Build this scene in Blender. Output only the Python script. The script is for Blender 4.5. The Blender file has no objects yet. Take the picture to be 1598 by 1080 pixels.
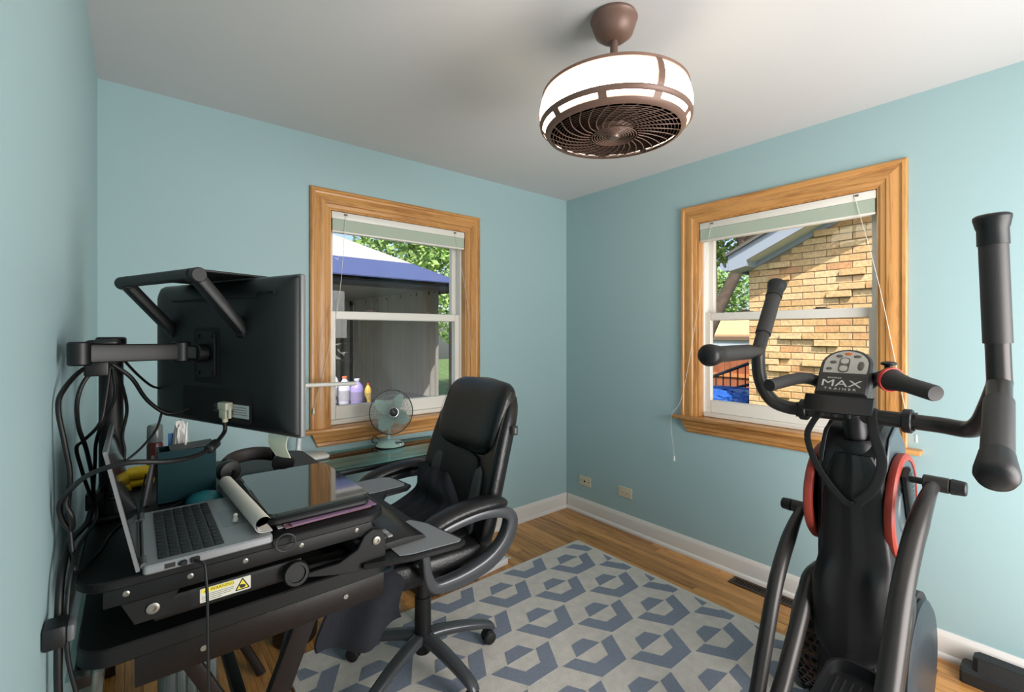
import bpy, bmesh, math, random
from mathutils import Vector, Matrix
random.seed(7)
PI = math.pi
scene = bpy.context.scene
COL = scene.collection

# ------------------------------------------------------------------ camera
CAM = bpy.data.cameras.new('camera')
cam = bpy.data.objects.new('camera', CAM)
COL.objects.link(cam)
CAM.sensor_width = 36.0
CAM.lens = 36.0 * 717.6 / 1598.0
CAM.shift_y = -19.0 / 1598.0
CAM.clip_start = 0.02
cam.location = (0, 0, 1.38)
cam.rotation_euler = (PI / 2, 0, -math.atan2(0.6346, 0.7728))
scene.camera = cam

# ------------------------------------------------------------------ view
vs = scene.view_settings
vs.view_transform = 'Standard'
vs.look = 'None'
vs.gamma = 1.0
vs.use_curve_mapping = False
vs.exposure = 0.0

# ------------------------------------------------------------------ sky and sun
world = bpy.data.worlds.new('sky')
scene.world = world
world.use_nodes = True
wn = world.node_tree
wn.nodes.clear()
w_out = wn.nodes.new('ShaderNodeOutputWorld')
w_bg = wn.nodes.new('ShaderNodeBackground')
w_sky = wn.nodes.new('ShaderNodeTexSky')
w_sky.sky_type = 'NISHITA'
w_sky.sun_disc = False
w_sky.sun_elevation = math.radians(48)
w_sky.sun_rotation = math.radians(230)
w_sky.dust_density = 2.5
w_sky.ozone_density = 1.0
w_bg.inputs['Strength'].default_value = 0.26
wn.links.new(w_sky.outputs[0], w_bg.inputs['Color'])
wn.links.new(w_bg.outputs[0], w_out.inputs['Surface'])

sun_l = bpy.data.lights.new('sun', 'SUN')
sun_l.energy = 8.0
sun_l.angle = math.radians(0.6)
sun_l.color = (1.0, 0.93, 0.82)
sun = bpy.data.objects.new('sun', sun_l)
COL.objects.link(sun)
sun.location = (-4, -4, 8)
sun.rotation_euler = Vector((0.40, 0.44, -0.80)).to_track_quat('-Z', 'Y').to_euler()

# area fill light added behind the camera, standing in for a bounced flash
fill_l = bpy.data.lights.new('fill_light', 'AREA')
fill_l.shape = 'RECTANGLE'
fill_l.size = 1.3
fill_l.size_y = 1.7
fill_l.energy = 82.0
fill_l.color = (1.0, 0.97, 0.94)
fill = bpy.data.objects.new('fill_light', fill_l)
COL.objects.link(fill)
fill.location = (1.60, -1.02, 1.12)
fill.rotation_euler = (PI / 2, 0, 0)

# ------------------------------------------------------------------ materials
def lin(c):
    return tuple(((v / 255.0) / 12.92 if v / 255.0 <= 0.04045 else ((v / 255.0 + 0.055) / 1.055) ** 2.4) for v in c) + (1.0,)

MATS = {}
def mat(name, col, rough=0.5, metal=0.0, var=0.0, vscale=8.0, bump=0.0, bscale=60.0, spec=0.5, rnd=0.0, emit=0.0, coat=0.0):
    """plain procedural surface: colour with optional noise variation, bump and per-object value shift"""
    if name in MATS: return MATS[name]
    m = bpy.data.materials.new(name); m.use_nodes = True
    nt = m.node_tree; b = nt.nodes['Principled BSDF']
    b.inputs['Base Color'].default_value = lin(col)
    b.inputs['Roughness'].default_value = rough
    b.inputs['Metallic'].default_value = metal
    b.inputs['Specular IOR Level'].default_value = spec
    b.inputs['Coat Weight'].default_value = coat
    src = None
    tc = nt.nodes.new('ShaderNodeNewGeometry')
    if var > 0 or rnd > 0:
        hsv = nt.nodes.new('ShaderNodeHueSaturation')
        hsv.inputs['Color'].default_value = lin(col)
        val = nt.nodes.new('ShaderNodeMath'); val.operation = 'ADD'
        no = nt.nodes.new('ShaderNodeTexNoise')
        no.inputs['Scale'].default_value = vscale; no.inputs['Detail'].default_value = 4
        nt.links.new(tc.outputs['Position'], no.inputs['Vector'])
        mr = nt.nodes.new('ShaderNodeMapRange')
        mr.inputs['From Min'].default_value = 0.25; mr.inputs['From Max'].default_value = 0.75
        mr.inputs['To Min'].default_value = 1 - var; mr.inputs['To Max'].default_value = 1 + var
        nt.links.new(no.outputs['Fac'], mr.inputs['Value'])
        oi = nt.nodes.new('ShaderNodeObjectInfo')
        mr2 = nt.nodes.new('ShaderNodeMapRange')
        mr2.inputs['To Min'].default_value = -rnd; mr2.inputs['To Max'].default_value = rnd
        nt.links.new(oi.outputs['Random'], mr2.inputs['Value'])
        nt.links.new(mr.outputs[0], val.inputs[0]); nt.links.new(mr2.outputs[0], val.inputs[1])
        nt.links.new(val.outputs[0], hsv.inputs['Value'])
        nt.links.new(hsv.outputs[0], b.inputs['Base Color'])
    if bump > 0:
        n2 = nt.nodes.new('ShaderNodeTexNoise'); n2.inputs['Scale'].default_value = bscale; n2.inputs['Detail'].default_value = 3
        nt.links.new(tc.outputs['Position'], n2.inputs['Vector'])
        bp = nt.nodes.new('ShaderNodeBump'); bp.inputs['Strength'].default_value = bump; bp.inputs['Distance'].default_value = 0.01
        nt.links.new(n2.outputs['Fac'], bp.inputs['Height']); nt.links.new(bp.outputs[0], b.inputs['Normal'])
    if emit > 0:
        b.inputs['Emission Color'].default_value = lin(col); b.inputs['Emission Strength'].default_value = emit
    MATS[name] = m
    return m

def wood(name, c1, c2, axis, rough=0.35, grain=26.0, rnd=0.25, streak=0.5):
    """oak: grain stretched along one world axis, a shift of tone for each board"""
    if name in MATS: return MATS[name]
    m = bpy.data.materials.new(name); m.use_nodes = True
    nt = m.node_tree; b = nt.nodes['Principled BSDF']; b.inputs['Roughness'].default_value = rough
    g = nt.nodes.new('ShaderNodeNewGeometry'); oi = nt.nodes.new('ShaderNodeObjectInfo')
    off = nt.nodes.new('ShaderNodeVectorMath'); off.operation = 'SCALE'; off.inputs['Scale'].default_value = 0
    comb = nt.nodes.new('ShaderNodeCombineXYZ')
    mul = nt.nodes.new('ShaderNodeMath'); mul.operation = 'MULTIPLY'; mul.inputs[1].default_value = 37.0
    nt.links.new(oi.outputs['Random'], mul.inputs[0])
    for i in range(3): nt.links.new(mul.outputs[0], comb.inputs[i])
    add = nt.nodes.new('ShaderNodeVectorMath'); add.operation = 'ADD'
    nt.links.new(g.outputs['Position'], add.inputs[0]); nt.links.new(comb.outputs[0], add.inputs[1])
    mp = nt.nodes.new('ShaderNodeMapping')
    sc = [1.0, 1.0, 1.0]; sc['XYZ'.index(axis)] = 0.07
    mp.inputs['Scale'].default_value = sc
    nt.links.new(add.outputs[0], mp.inputs['Vector'])
    n1 = nt.nodes.new('ShaderNodeTexNoise'); n1.inputs['Scale'].default_value = grain; n1.inputs['Detail'].default_value = 6
    n1.inputs['Roughness'].default_value = 0.65; n1.inputs['Distortion'].default_value = 0.6
    n2 = nt.nodes.new('ShaderNodeTexNoise'); n2.inputs['Scale'].default_value = grain * 7; n2.inputs['Detail'].default_value = 3
    nt.links.new(mp.outputs[0], n1.inputs['Vector']); nt.links.new(mp.outputs[0], n2.inputs['Vector'])
    mix = nt.nodes.new('ShaderNodeMath'); mix.operation = 'MULTIPLY_ADD'; mix.inputs[1].default_value = 0.35
    nt.links.new(n2.outputs['Fac'], mix.inputs[0]); nt.links.new(n1.outputs['Fac'], mix.inputs[2])
    cr = nt.nodes.new('ShaderNodeValToRGB')
    cr.color_ramp.elements[0].position = 0.48; cr.color_ramp.elements[0].color = lin(c2)
    cr.color_ramp.elements[1].position = 0.48 + streak * 0.5; cr.color_ramp.elements[1].color = lin(c1)
    nt.links.new(mix.outputs[0], cr.inputs[0])
    hsv = nt.nodes.new('ShaderNodeHueSaturation')
    mr = nt.nodes.new('ShaderNodeMapRange'); mr.inputs['To Min'].default_value = 1 - rnd; mr.inputs['To Max'].default_value = 1 + rnd * 0.7
    nt.links.new(oi.outputs['Random'], mr.inputs['Value'])
    nt.links.new(cr.outputs[0], hsv.inputs['Color']); nt.links.new(mr.outputs[0], hsv.inputs['Value'])
    nt.links.new(hsv.outputs[0], b.inputs['Base Color'])
    bp = nt.nodes.new('ShaderNodeBump'); bp.inputs['Strength'].default_value = 0.12; bp.inputs['Distance'].default_value = 0.002
    nt.links.new(n2.outputs['Fac'], bp.inputs['Height']); nt.links.new(bp.outputs[0], b.inputs['Normal'])
    MATS[name] = m
    return m

def glass(name, tint=(255, 255, 255), ior=1.45, rough=0.0):
    if name in MATS: return MATS[name]
    m = bpy.data.materials.new(name); m.use_nodes = True
    nt = m.node_tree; nt.nodes.clear()
    o = nt.nodes.new('ShaderNodeOutputMaterial'); mx = nt.nodes.new('ShaderNodeMixShader')
    fr = nt.nodes.new('ShaderNodeFresnel'); fr.inputs['IOR'].default_value = ior
    tr = nt.nodes.new('ShaderNodeBsdfTransparent'); tr.inputs['Color'].default_value = lin(tint)
    gl = nt.nodes.new('ShaderNodeBsdfGlossy'); gl.inputs['Roughness'].default_value = rough
    geo = nt.nodes.new('ShaderNodeNewGeometry')          # only the side where the light enters reflects
    inv = nt.nodes.new('ShaderNodeMath'); inv.operation = 'SUBTRACT'; inv.inputs[0].default_value = 1.0; nt.links.new(geo.outputs['Backfacing'], inv.inputs[1])
    mu = nt.nodes.new('ShaderNodeMath'); mu.operation = 'MULTIPLY'; nt.links.new(inv.outputs[0], mu.inputs[0]); nt.links.new(fr.outputs[0], mu.inputs[1])
    nt.links.new(mu.outputs[0], mx.inputs[0]); nt.links.new(tr.outputs[0], mx.inputs[1]); nt.links.new(gl.outputs[0], mx.inputs[2])
    nt.links.new(mx.outputs[0], o.inputs['Surface'])
    MATS[name] = m
    return m

# ------------------------------------------------------------------ objects
WL = {}
def _finish(o, origin, parent):
    o.location = Vector(origin) - (WL[parent.name] if parent else Vector((0, 0, 0)))
    if parent: o.parent = parent
    COL.objects.link(o)
    WL[o.name] = Vector(origin)
    return o

def thing(name, label, cat, loc=(0, 0, 0), group=None, kind=None):
    o = bpy.data.objects.new(name, None)
    o.empty_display_size = 0.1
    if label: o['label'] = label
    if cat: o['category'] = cat
    if group: o['group'] = group
    if kind: o['kind'] = kind
    return _finish(o, loc, None)

def tag(o, label=None, cat=None, group=None, kind=None):
    if label: o['label'] = label
    if cat: o['category'] = cat
    if group: o['group'] = group
    if kind: o['kind'] = kind
    return o

def mesh_of(name, bm, m, smooth=40):
    bmesh.ops.recalc_face_normals(bm, faces=bm.faces)
    me = bpy.data.meshes.new(name)
    bm.to_mesh(me); bm.free()
    for x in (m if isinstance(m, (list, tuple)) else [m]): me.materials.append(x)
    if smooth:
        for p in me.polygons: p.use_smooth = True
        me.set_sharp_from_angle(angle=math.radians(smooth))
    return me

def obj(name, bm, m, parent=None, smooth=40, label=None, kind=None):
    vs_ = [v.co for v in bm.verts]
    lo = Vector([min(v[i] for v in vs_) for i in range(3)]); hi = Vector([max(v[i] for v in vs_) for i in range(3)])
    org = Vector(((lo.x + hi.x) / 2, (lo.y + hi.y) / 2, lo.z))
    for v in bm.verts: v.co -= org
    o = bpy.data.objects.new(name, mesh_of(name, bm, m, smooth))
    _finish(o, org, parent)
    if label: o['label'] = label
    if kind: o['kind'] = kind
    return o

def link_copy(name, me, loc, parent=None, rot=None):
    o = bpy.data.objects.new(name, me)
    if rot: o.rotation_euler = rot
    return _finish(o, loc, parent)

BM = bmesh.new
def _new(bm, n0, M):
    bm.verts.ensure_lookup_table()
    vs_ = bm.verts[n0:]
    if M is not None:
        for v in vs_: v.co = M @ v.co
    return vs_

def box(bm, lo, hi, bev=0.0, seg=2, M=None):
    """box between two corners"""
    n0 = len(bm.verts)
    c = [(a + b) / 2 for a, b in zip(lo, hi)]; s = [abs(b - a) for a, b in zip(lo, hi)]
    r = bmesh.ops.create_cube(bm, size=1.0, matrix=Matrix.Translation(c) @ Matrix.Diagonal((*s, 1)))
    if bev > 0:
        es = set(e for v in r['verts'] for e in v.link_edges)
        bmesh.ops.bevel(bm, geom=list(es), offset=min(bev, min(s) * 0.49), segments=seg, affect='EDGES', profile=0.5)
    _new(bm, n0, M)
    return bm

def rrect(w, h, r, n=6, cx=0, cy=0):
    pts = []
    for qx, qy, a0 in ((1, 1, 0), (-1, 1, 90), (-1, -1, 180), (1, -1, 270)):
        for k in range(n + 1):
            a = math.radians(a0 + 90 * k / n)
            pts.append((cx + qx * (w / 2 - r) + r * math.cos(a), cy + qy * (h / 2 - r) + r * math.sin(a)))
    return pts

def slab(bm, pts, z0, z1, bev=0.0, M=None):
    """polygon extruded between two heights, upper and lower rim eased"""
    n0 = len(bm.verts); n = len(pts)
    cx = sum(p[0] for p in pts) / n; cy = sum(p[1] for p in pts) / n
    def ring(z, ins):
        out = []
        for i in range(n):
            if ins == 0: out.append(bm.verts.new((pts[i][0], pts[i][1], z))); continue
            a, b_, c = Vector(pts[i - 1]), Vector(pts[i]), Vector(pts[(i + 1) % n])
            e1 = (b_ - a); e2 = (c - b_)
            n1 = Vector((-e1.y, e1.x)).normalized() if e1.length > 1e-9 else Vector((0, 0))
            n2 = Vector((-e2.y, e2.x)).normalized() if e2.length > 1e-9 else n1
            nn = (n1 + n2); nn = nn.normalized() if nn.length > 1e-6 else n1
            s = 1.0 / max(0.5, nn.dot(n1)) if n1.length > 0 else 1.0
            area = sum(pts[k][0] * pts[(k + 1) % n][1] - pts[(k + 1) % n][0] * pts[k][1] for k in range(n))
            q = b_ + nn * ins * s * (1 if area > 0 else -1)
            out.append(bm.verts.new((q.x, q.y, z)))
        return out
    sg = 1 if z1 > z0 else -1
    lv = [(z0, bev), (z0 + sg * bev, 0), (z1 - sg * bev, 0), (z1, bev)] if bev > 0 else [(z0, 0), (z1, 0)]
    rings = [ring(*l) for l in lv]
    for a, b_ in zip(rings, rings[1:]):
        for i in range(n): bm.faces.new((a[i], a[(i + 1) % n], b_[(i + 1) % n], b_[i]))
    bm.faces.new(list(reversed(rings[0]))); bm.faces.new(rings[-1])
    _new(bm, n0, M)
    return bm

def loft(bm, rings, caps=True, M=None, closed=True, loop=False):
    n0 = len(bm.verts)
    R = [[bm.verts.new(p) for p in r] for r in rings]
    n = len(R[0])
    prs = list(zip(R, R[1:])) + ([(R[-1], R[0])] if loop else [])
    for a, b_ in prs:
        for i in range(n if closed else n - 1): bm.faces.new((a[i], a[(i + 1) % n], b_[(i + 1) % n], b_[i]))
    if caps and not loop and closed:
        bm.faces.new(list(reversed(R[0]))); bm.faces.new(R[-1])
    _new(bm, n0, M)
    return bm

def basis(d):
    d = Vector(d).normalized()
    u = Vector((0, 0, 1)) if abs(d.z) < 0.95 else Vector((1, 0, 0))
    a = d.cross(u).normalized(); b_ = a.cross(d).normalized()
    return a, b_

def cyl(bm, p0, p1, r0, r1=None, n=20, M=None, bev=0.0):
    p0, p1 = Vector(p0), Vector(p1); r1 = r0 if r1 is None else r1
    d = p1 - p0; L = d.length; dn = d.normalized(); a, b_ = basis(d)
    st = [(0, r0), (L, r1)] if bev <= 0 else [(0, r0 - bev), (bev, r0), (L - bev, r1), (L, r1 - bev)]
    rings = [[p0 + dn * t + (a * math.cos(2 * PI * k / n) + b_ * math.sin(2 * PI * k / n)) * r for k in range(n)] for t, r in st]
    return loft(bm, rings, M=M)

def lathe(bm, prof, c=(0, 0, 0), axis=(0, 0, 1), n=32, M=None):
    """profile of (radius, height) turned round an axis"""
    c = Vector(c); ax = Vector(axis).normalized(); a, b_ = basis(ax)
    rings = [[c + ax * z + (a * math.cos(2 * PI * k / n) + b_ * math.sin(2 * PI * k / n)) * max(r, 1e-4) for k in range(n)] for r, z in prof]
    return loft(bm, rings, M=M)

def smooth_path(pts, sub=6):
    P = [Vector(p) for p in pts]
    if len(P) < 3 or sub <= 1: return P
    out = []
    for i in range(len(P) - 1):
        p0 = P[i - 1] if i > 0 else P[i] * 2 - P[i + 1]
        p1, p2 = P[i], P[i + 1]
        p3 = P[i + 2] if i + 2 < len(P) else P[i + 1] * 2 - P[i]
        for k in range(sub):
            t = k / sub
            out.append(0.5 * ((2 * p1) + (p2 - p0) * t + (2 * p0 - 5 * p1 + 4 * p2 - p3) * t * t + (3 * p1 - p0 - 3 * p2 + p3) * t ** 3))
    out.append(P[-1])
    return out

def tube(bm, pts, r, n=10, sub=6, M=None, loop=False):
    P = smooth_path(pts, sub)
    N = len(P)
    rr = r if callable(r) else (lambda t: r)
    rings = []; a = None
    for i, p in enumerate(P):
        d = (P[min(i + 1, N - 1)] - P[max(i - 1, 0)])
        if loop: d = P[(i + 1) % N] - P[i - 1]
        if d.length < 1e-9: d = Vector((0, 0, 1))
        d.normalize()
        if a is None: a, _b = basis(d)
        a = (a - d * a.dot(d))
        if a.length < 1e-6: a, _b = basis(d)
        a.normalize(); b_ = d.cross(a)
        q = rr(i / max(1, N - 1))
        rings.append([p + (a * math.cos(2 * PI * k / n) + b_ * math.sin(2 * PI * k / n)) * q for k in range(n)])
    return loft(bm, rings, M=M, loop=loop)

def sweep(bm, pts, side, hw, ht, sub=6, M=None, pw=0.5, n=12):
    """flat strap of half-width hw (along side) and half-thickness ht swept along a path"""
    P = smooth_path(pts, sub); N = len(P); side = Vector(side).normalized()
    fw = hw if callable(hw) else (lambda t: hw); ft = ht if callable(ht) else (lambda t: ht)
    rings = []
    for i, p in enumerate(P):
        d = (P[min(i + 1, N - 1)] - P[max(i - 1, 0)]).normalized()
        s = (side - d * side.dot(d)).normalized(); nn = d.cross(s)
        t = i / max(1, N - 1); w, h = fw(t), ft(t); r = []
        for k in range(n):
            c, sn = math.cos(2 * PI * k / n + PI / n), math.sin(2 * PI * k / n + PI / n)
            r.append(p + s * w * math.copysign(abs(c) ** pw, c) + nn * h * math.copysign(abs(sn) ** pw, sn))
        rings.append(r)
    return loft(bm, rings, M=M)

def ring(bm, c, R, r, axis=(0, 0, 1), n=40, m=8, M=None):
    c = Vector(c); a, b_ = basis(axis); ax = Vector(axis).normalized()
    rings = []
    for i in range(n):
        t = 2 * PI * i / n; d = a * math.cos(t) + b_ * math.sin(t)
        rings.append([c + d * (R + r * math.cos(2 * PI * k / m)) + ax * r * math.sin(2 * PI * k / m) for k in range(m)])
    return loft(bm, rings, loop=True, M=M)

def ell(bm, c, rad, p=1.0, n=20, m=12, M=None):
    """ellipsoid; p below 1 makes it boxier (cushion)"""
    pw = lambda x: math.copysign(abs(x) ** p, x)
    rings = []
    for j in range(m + 1):
        ph = -PI / 2 + PI * j / m
        if j in (0, m): ph *= 0.995
        rings.append([(c[0] + rad[0] * pw(math.cos(ph)) * pw(math.cos(2 * PI * k / n)),
                       c[1] + rad[1] * pw(math.cos(ph)) * pw(math.sin(2 * PI * k / n)),
                       c[2] + rad[2] * pw(math.sin(ph))) for k in range(n)])
    return loft(bm, rings, M=M)

def frame(o, x, y, z):
    """matrix with the given axes and origin"""
    x, y, z = Vector(x), Vector(y), Vector(z)
    return Matrix(((x.x, y.x, z.x, o[0]), (x.y, y.y, z.y, o[1]), (x.z, y.z, z.z, o[2]), (0, 0, 0, 1)))

def text(name, s, size, m, parent, M, depth=0.0004, align='LEFT', stretch=1.0):
    cu = bpy.data.curves.new(name, 'FONT'); cu.body = s; cu.size = size; cu.extrude = depth; cu.align_x = align; cu.resolution_u = 3
    t = bpy.data.objects.new(name, cu); COL.objects.link(t)
    dg = bpy.context.evaluated_depsgraph_get(); dg.update()
    me = bpy.data.meshes.new_from_object(t.evaluated_get(dg))
    bpy.data.objects.remove(t); bpy.data.curves.remove(cu)
    bm = BM(); bm.from_mesh(me); bpy.data.meshes.remove(me)
    for v in bm.verts: v.co = M @ Vector((v.co.x * stretch, v.co.y, v.co.z))
    return obj(name, bm, m, parent, smooth=0)

# ------------------------------------------------------------------ palette
black_plastic = mat('black_plastic', (15, 15, 17), 0.45, bump=0.05, bscale=400)
black_soft = mat('black_rubber', (20, 20, 21), 0.65)
black_gloss = mat('black_gloss', (12, 13, 14), 0.08)
white_paint = mat('white_trim_paint', (226, 222, 218), 0.4)
vinyl = mat('white_vinyl', (232, 228, 220), 0.35)
chrome = mat('chrome', (200, 200, 205), 0.15, 1.0)
steel = mat('screw_steel', (150, 146, 138), 0.4, 0.8)
cable_m = mat('black_cable', (10, 10, 11), 0.5)
oakX = wood('oak_trim_x', (208, 152, 90), (158, 102, 50), 'X', 0.32, 30, 0.06)
oakY = wood('oak_trim_y', (208, 152, 90), (158, 102, 50), 'Y', 0.32, 30, 0.06)
oakZ = wood('oak_trim_z', (208, 152, 90), (158, 102, 50), 'Z', 0.32, 30, 0.06)
oak_floor = wood('oak_floor', (206, 148, 84), (146, 92, 44), 'Y', 0.25, 18, 0.22)
wall_m = mat('teal_wall_paint', (163, 191, 195), 0.55, var=0.015, vscale=1.5, bump=0.03, bscale=180)
ceil_m = mat('ceiling_paint', (213, 210, 210), 0.8)

# ------------------------------------------------------------------ the room
XL, XR, YB, YF, ZC = -0.119, 2.672, 2.568, -0.92, 2.442
TH = 0.16
# floor: sub floor with oak strips laid along Y
bm = BM(); box(bm, (XL - TH, YF - 1.4, -0.12), (XR + TH, YB + TH, -0.018))
floor = tag(obj('floor', bm, mat('floor_gap', (60, 36, 18), 0.8), None, 0), kind='structure')
PWID = 0.0575
lens_ = [0.45, 0.62, 0.8, 1.0, 1.25]
pm = {}
def plank_mesh(L):
    k = round(L, 3)
    if k not in pm:
        b_ = BM(); box(b_, (-PWID / 2 + 0.0004, 0.0005, -0.018), (PWID / 2 - 0.0004, L - 0.0005, 0), 0.0009, 1)
        pm[k] = mesh_of('plank', b_, oak_floor, 30)
    return pm[k]
nrow = int((XR - XL) / PWID) + 1
for i in range(nrow):
    x = XR - PWID * (i + 0.5); y = YF
    first = True
    while y < YB - 0.01:
        L = random.choice(lens_) * (random.uniform(0.4, 1) if first else 1)
        first = False
        L = round(L, 2)
        if y + L > YB - 0.25: L = YB - y
        link_copy('plank', plank_mesh(L), (x, y, 0), floor)
        y += L

def wall_with_hole(name, axis, pos, out, a0, a1, h):
    """wall slab; axis 'X' runs along X at Y=pos, 'Y' along Y at X=pos; out = +1/-1 thickness side; h = (u0,u1,z0,z1) opening"""
    b_ = BM()
    segs = [(a0, a1, 0, ZC)] if h is None else [(a0, h[0], 0, ZC), (h[1], a1, 0, ZC), (h[0], h[1], 0, h[2]), (h[0], h[1], h[3], ZC)]
    for u0, u1, z0, z1 in segs:
        if u1 - u0 < 1e-4 or z1 - z0 < 1e-4: continue
        if axis == 'X': box(b_, (u0, min(pos, pos + out * TH), z0), (u1, max(pos, pos + out * TH), z1))
        else: box(b_, (min(pos, pos + out * TH), u0, z0), (max(pos, pos + out * TH), u1, z1))
    bmesh.ops.remove_doubles(b_, verts=b_.verts, dist=1e-5)
    return tag(obj(name, b_, wall_m, None, 0), kind='structure')

W1 = dict(o=(0.718, YB), u=(1, 0), n=(0, -1))          # window in the back wall
W2 = dict(o=(XR, 1.562), u=(0, -1), n=(-1, 0))         # window in the right wall
OW = 1.098; CW = 0.103                                  # outer casing width, casing board width
wall_with_hole('wall_back', 'X', YB, 1, XL - TH, XR + TH, (W1['o'][0] + CW - 0.012, W1['o'][0] + OW - CW + 0.012, 0.865, 2.072))
wall_with_hole('wall_right', 'Y', XR, 1, YF - TH, YB, (W2['o'][1] - OW + CW - 0.012, W2['o'][1] - CW + 0.012, 0.865, 2.072))
wall_with_hole('wall_left', 'Y', XL, -1, YF - TH, YB, None)
wall_with_hole('wall_front', 'X', YF, -1, XL, XR, (0.90, 2.40, 0, 2.25))  # opening added and placed to let the fill light in
bm = BM(); box(bm, (XL - TH, YF - TH, ZC), (XR + TH, YB + TH, ZC + 0.12)); tag(obj('ceiling', bm, ceil_m, None, 0), kind='structure')
# unseen white box added behind the front wall to enclose the fill light
bm = BM()
box(bm, (0.5, YF - 1.4, 0), (0.6, YF - TH, ZC)); box(bm, (2.65, YF - 1.4, 0), (2.75, YF - TH, ZC)); box(bm, (0.5, YF - 1.5, 0), (2.75, YF - 1.4, ZC)); box(bm, (0.5, YF - 1.5, ZC), (2.75, YF - TH, ZC + 0.1))
tag(obj('wall_fill_box', bm, white_paint, None, 0), kind='structure')

def baseboard(name, axis, pos, s, a0, a1):
    """profiled board with a quarter-round shoe; s = direction into the room"""
    prof = [(0, 0), (0.024, 0), (0.024, 0.010), (0.021, 0.018), (0.013, 0.024), (0.013, 0.088), (0.011, 0.098), (0.006, 0.108), (0.004, 0.114), (0, 0.114)]
    b_ = BM(); rings = []
    for u in (a0, a1):
        rings.append([(u, pos + s * d, z) if axis == 'X' else (pos + s * d, u, z) for d, z in prof])
    loft(b_, rings)
    return tag(obj(name, b_, white_paint, None, 50), kind='structure')
baseboard('baseboard_back', 'X', YB, -1, XL, XR)
baseboard('baseboard_right', 'Y', XR, -1, YF, YB - 0.024)
baseboard('baseboard_left', 'Y', XL, 1, YF, YB - 0.024)

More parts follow.
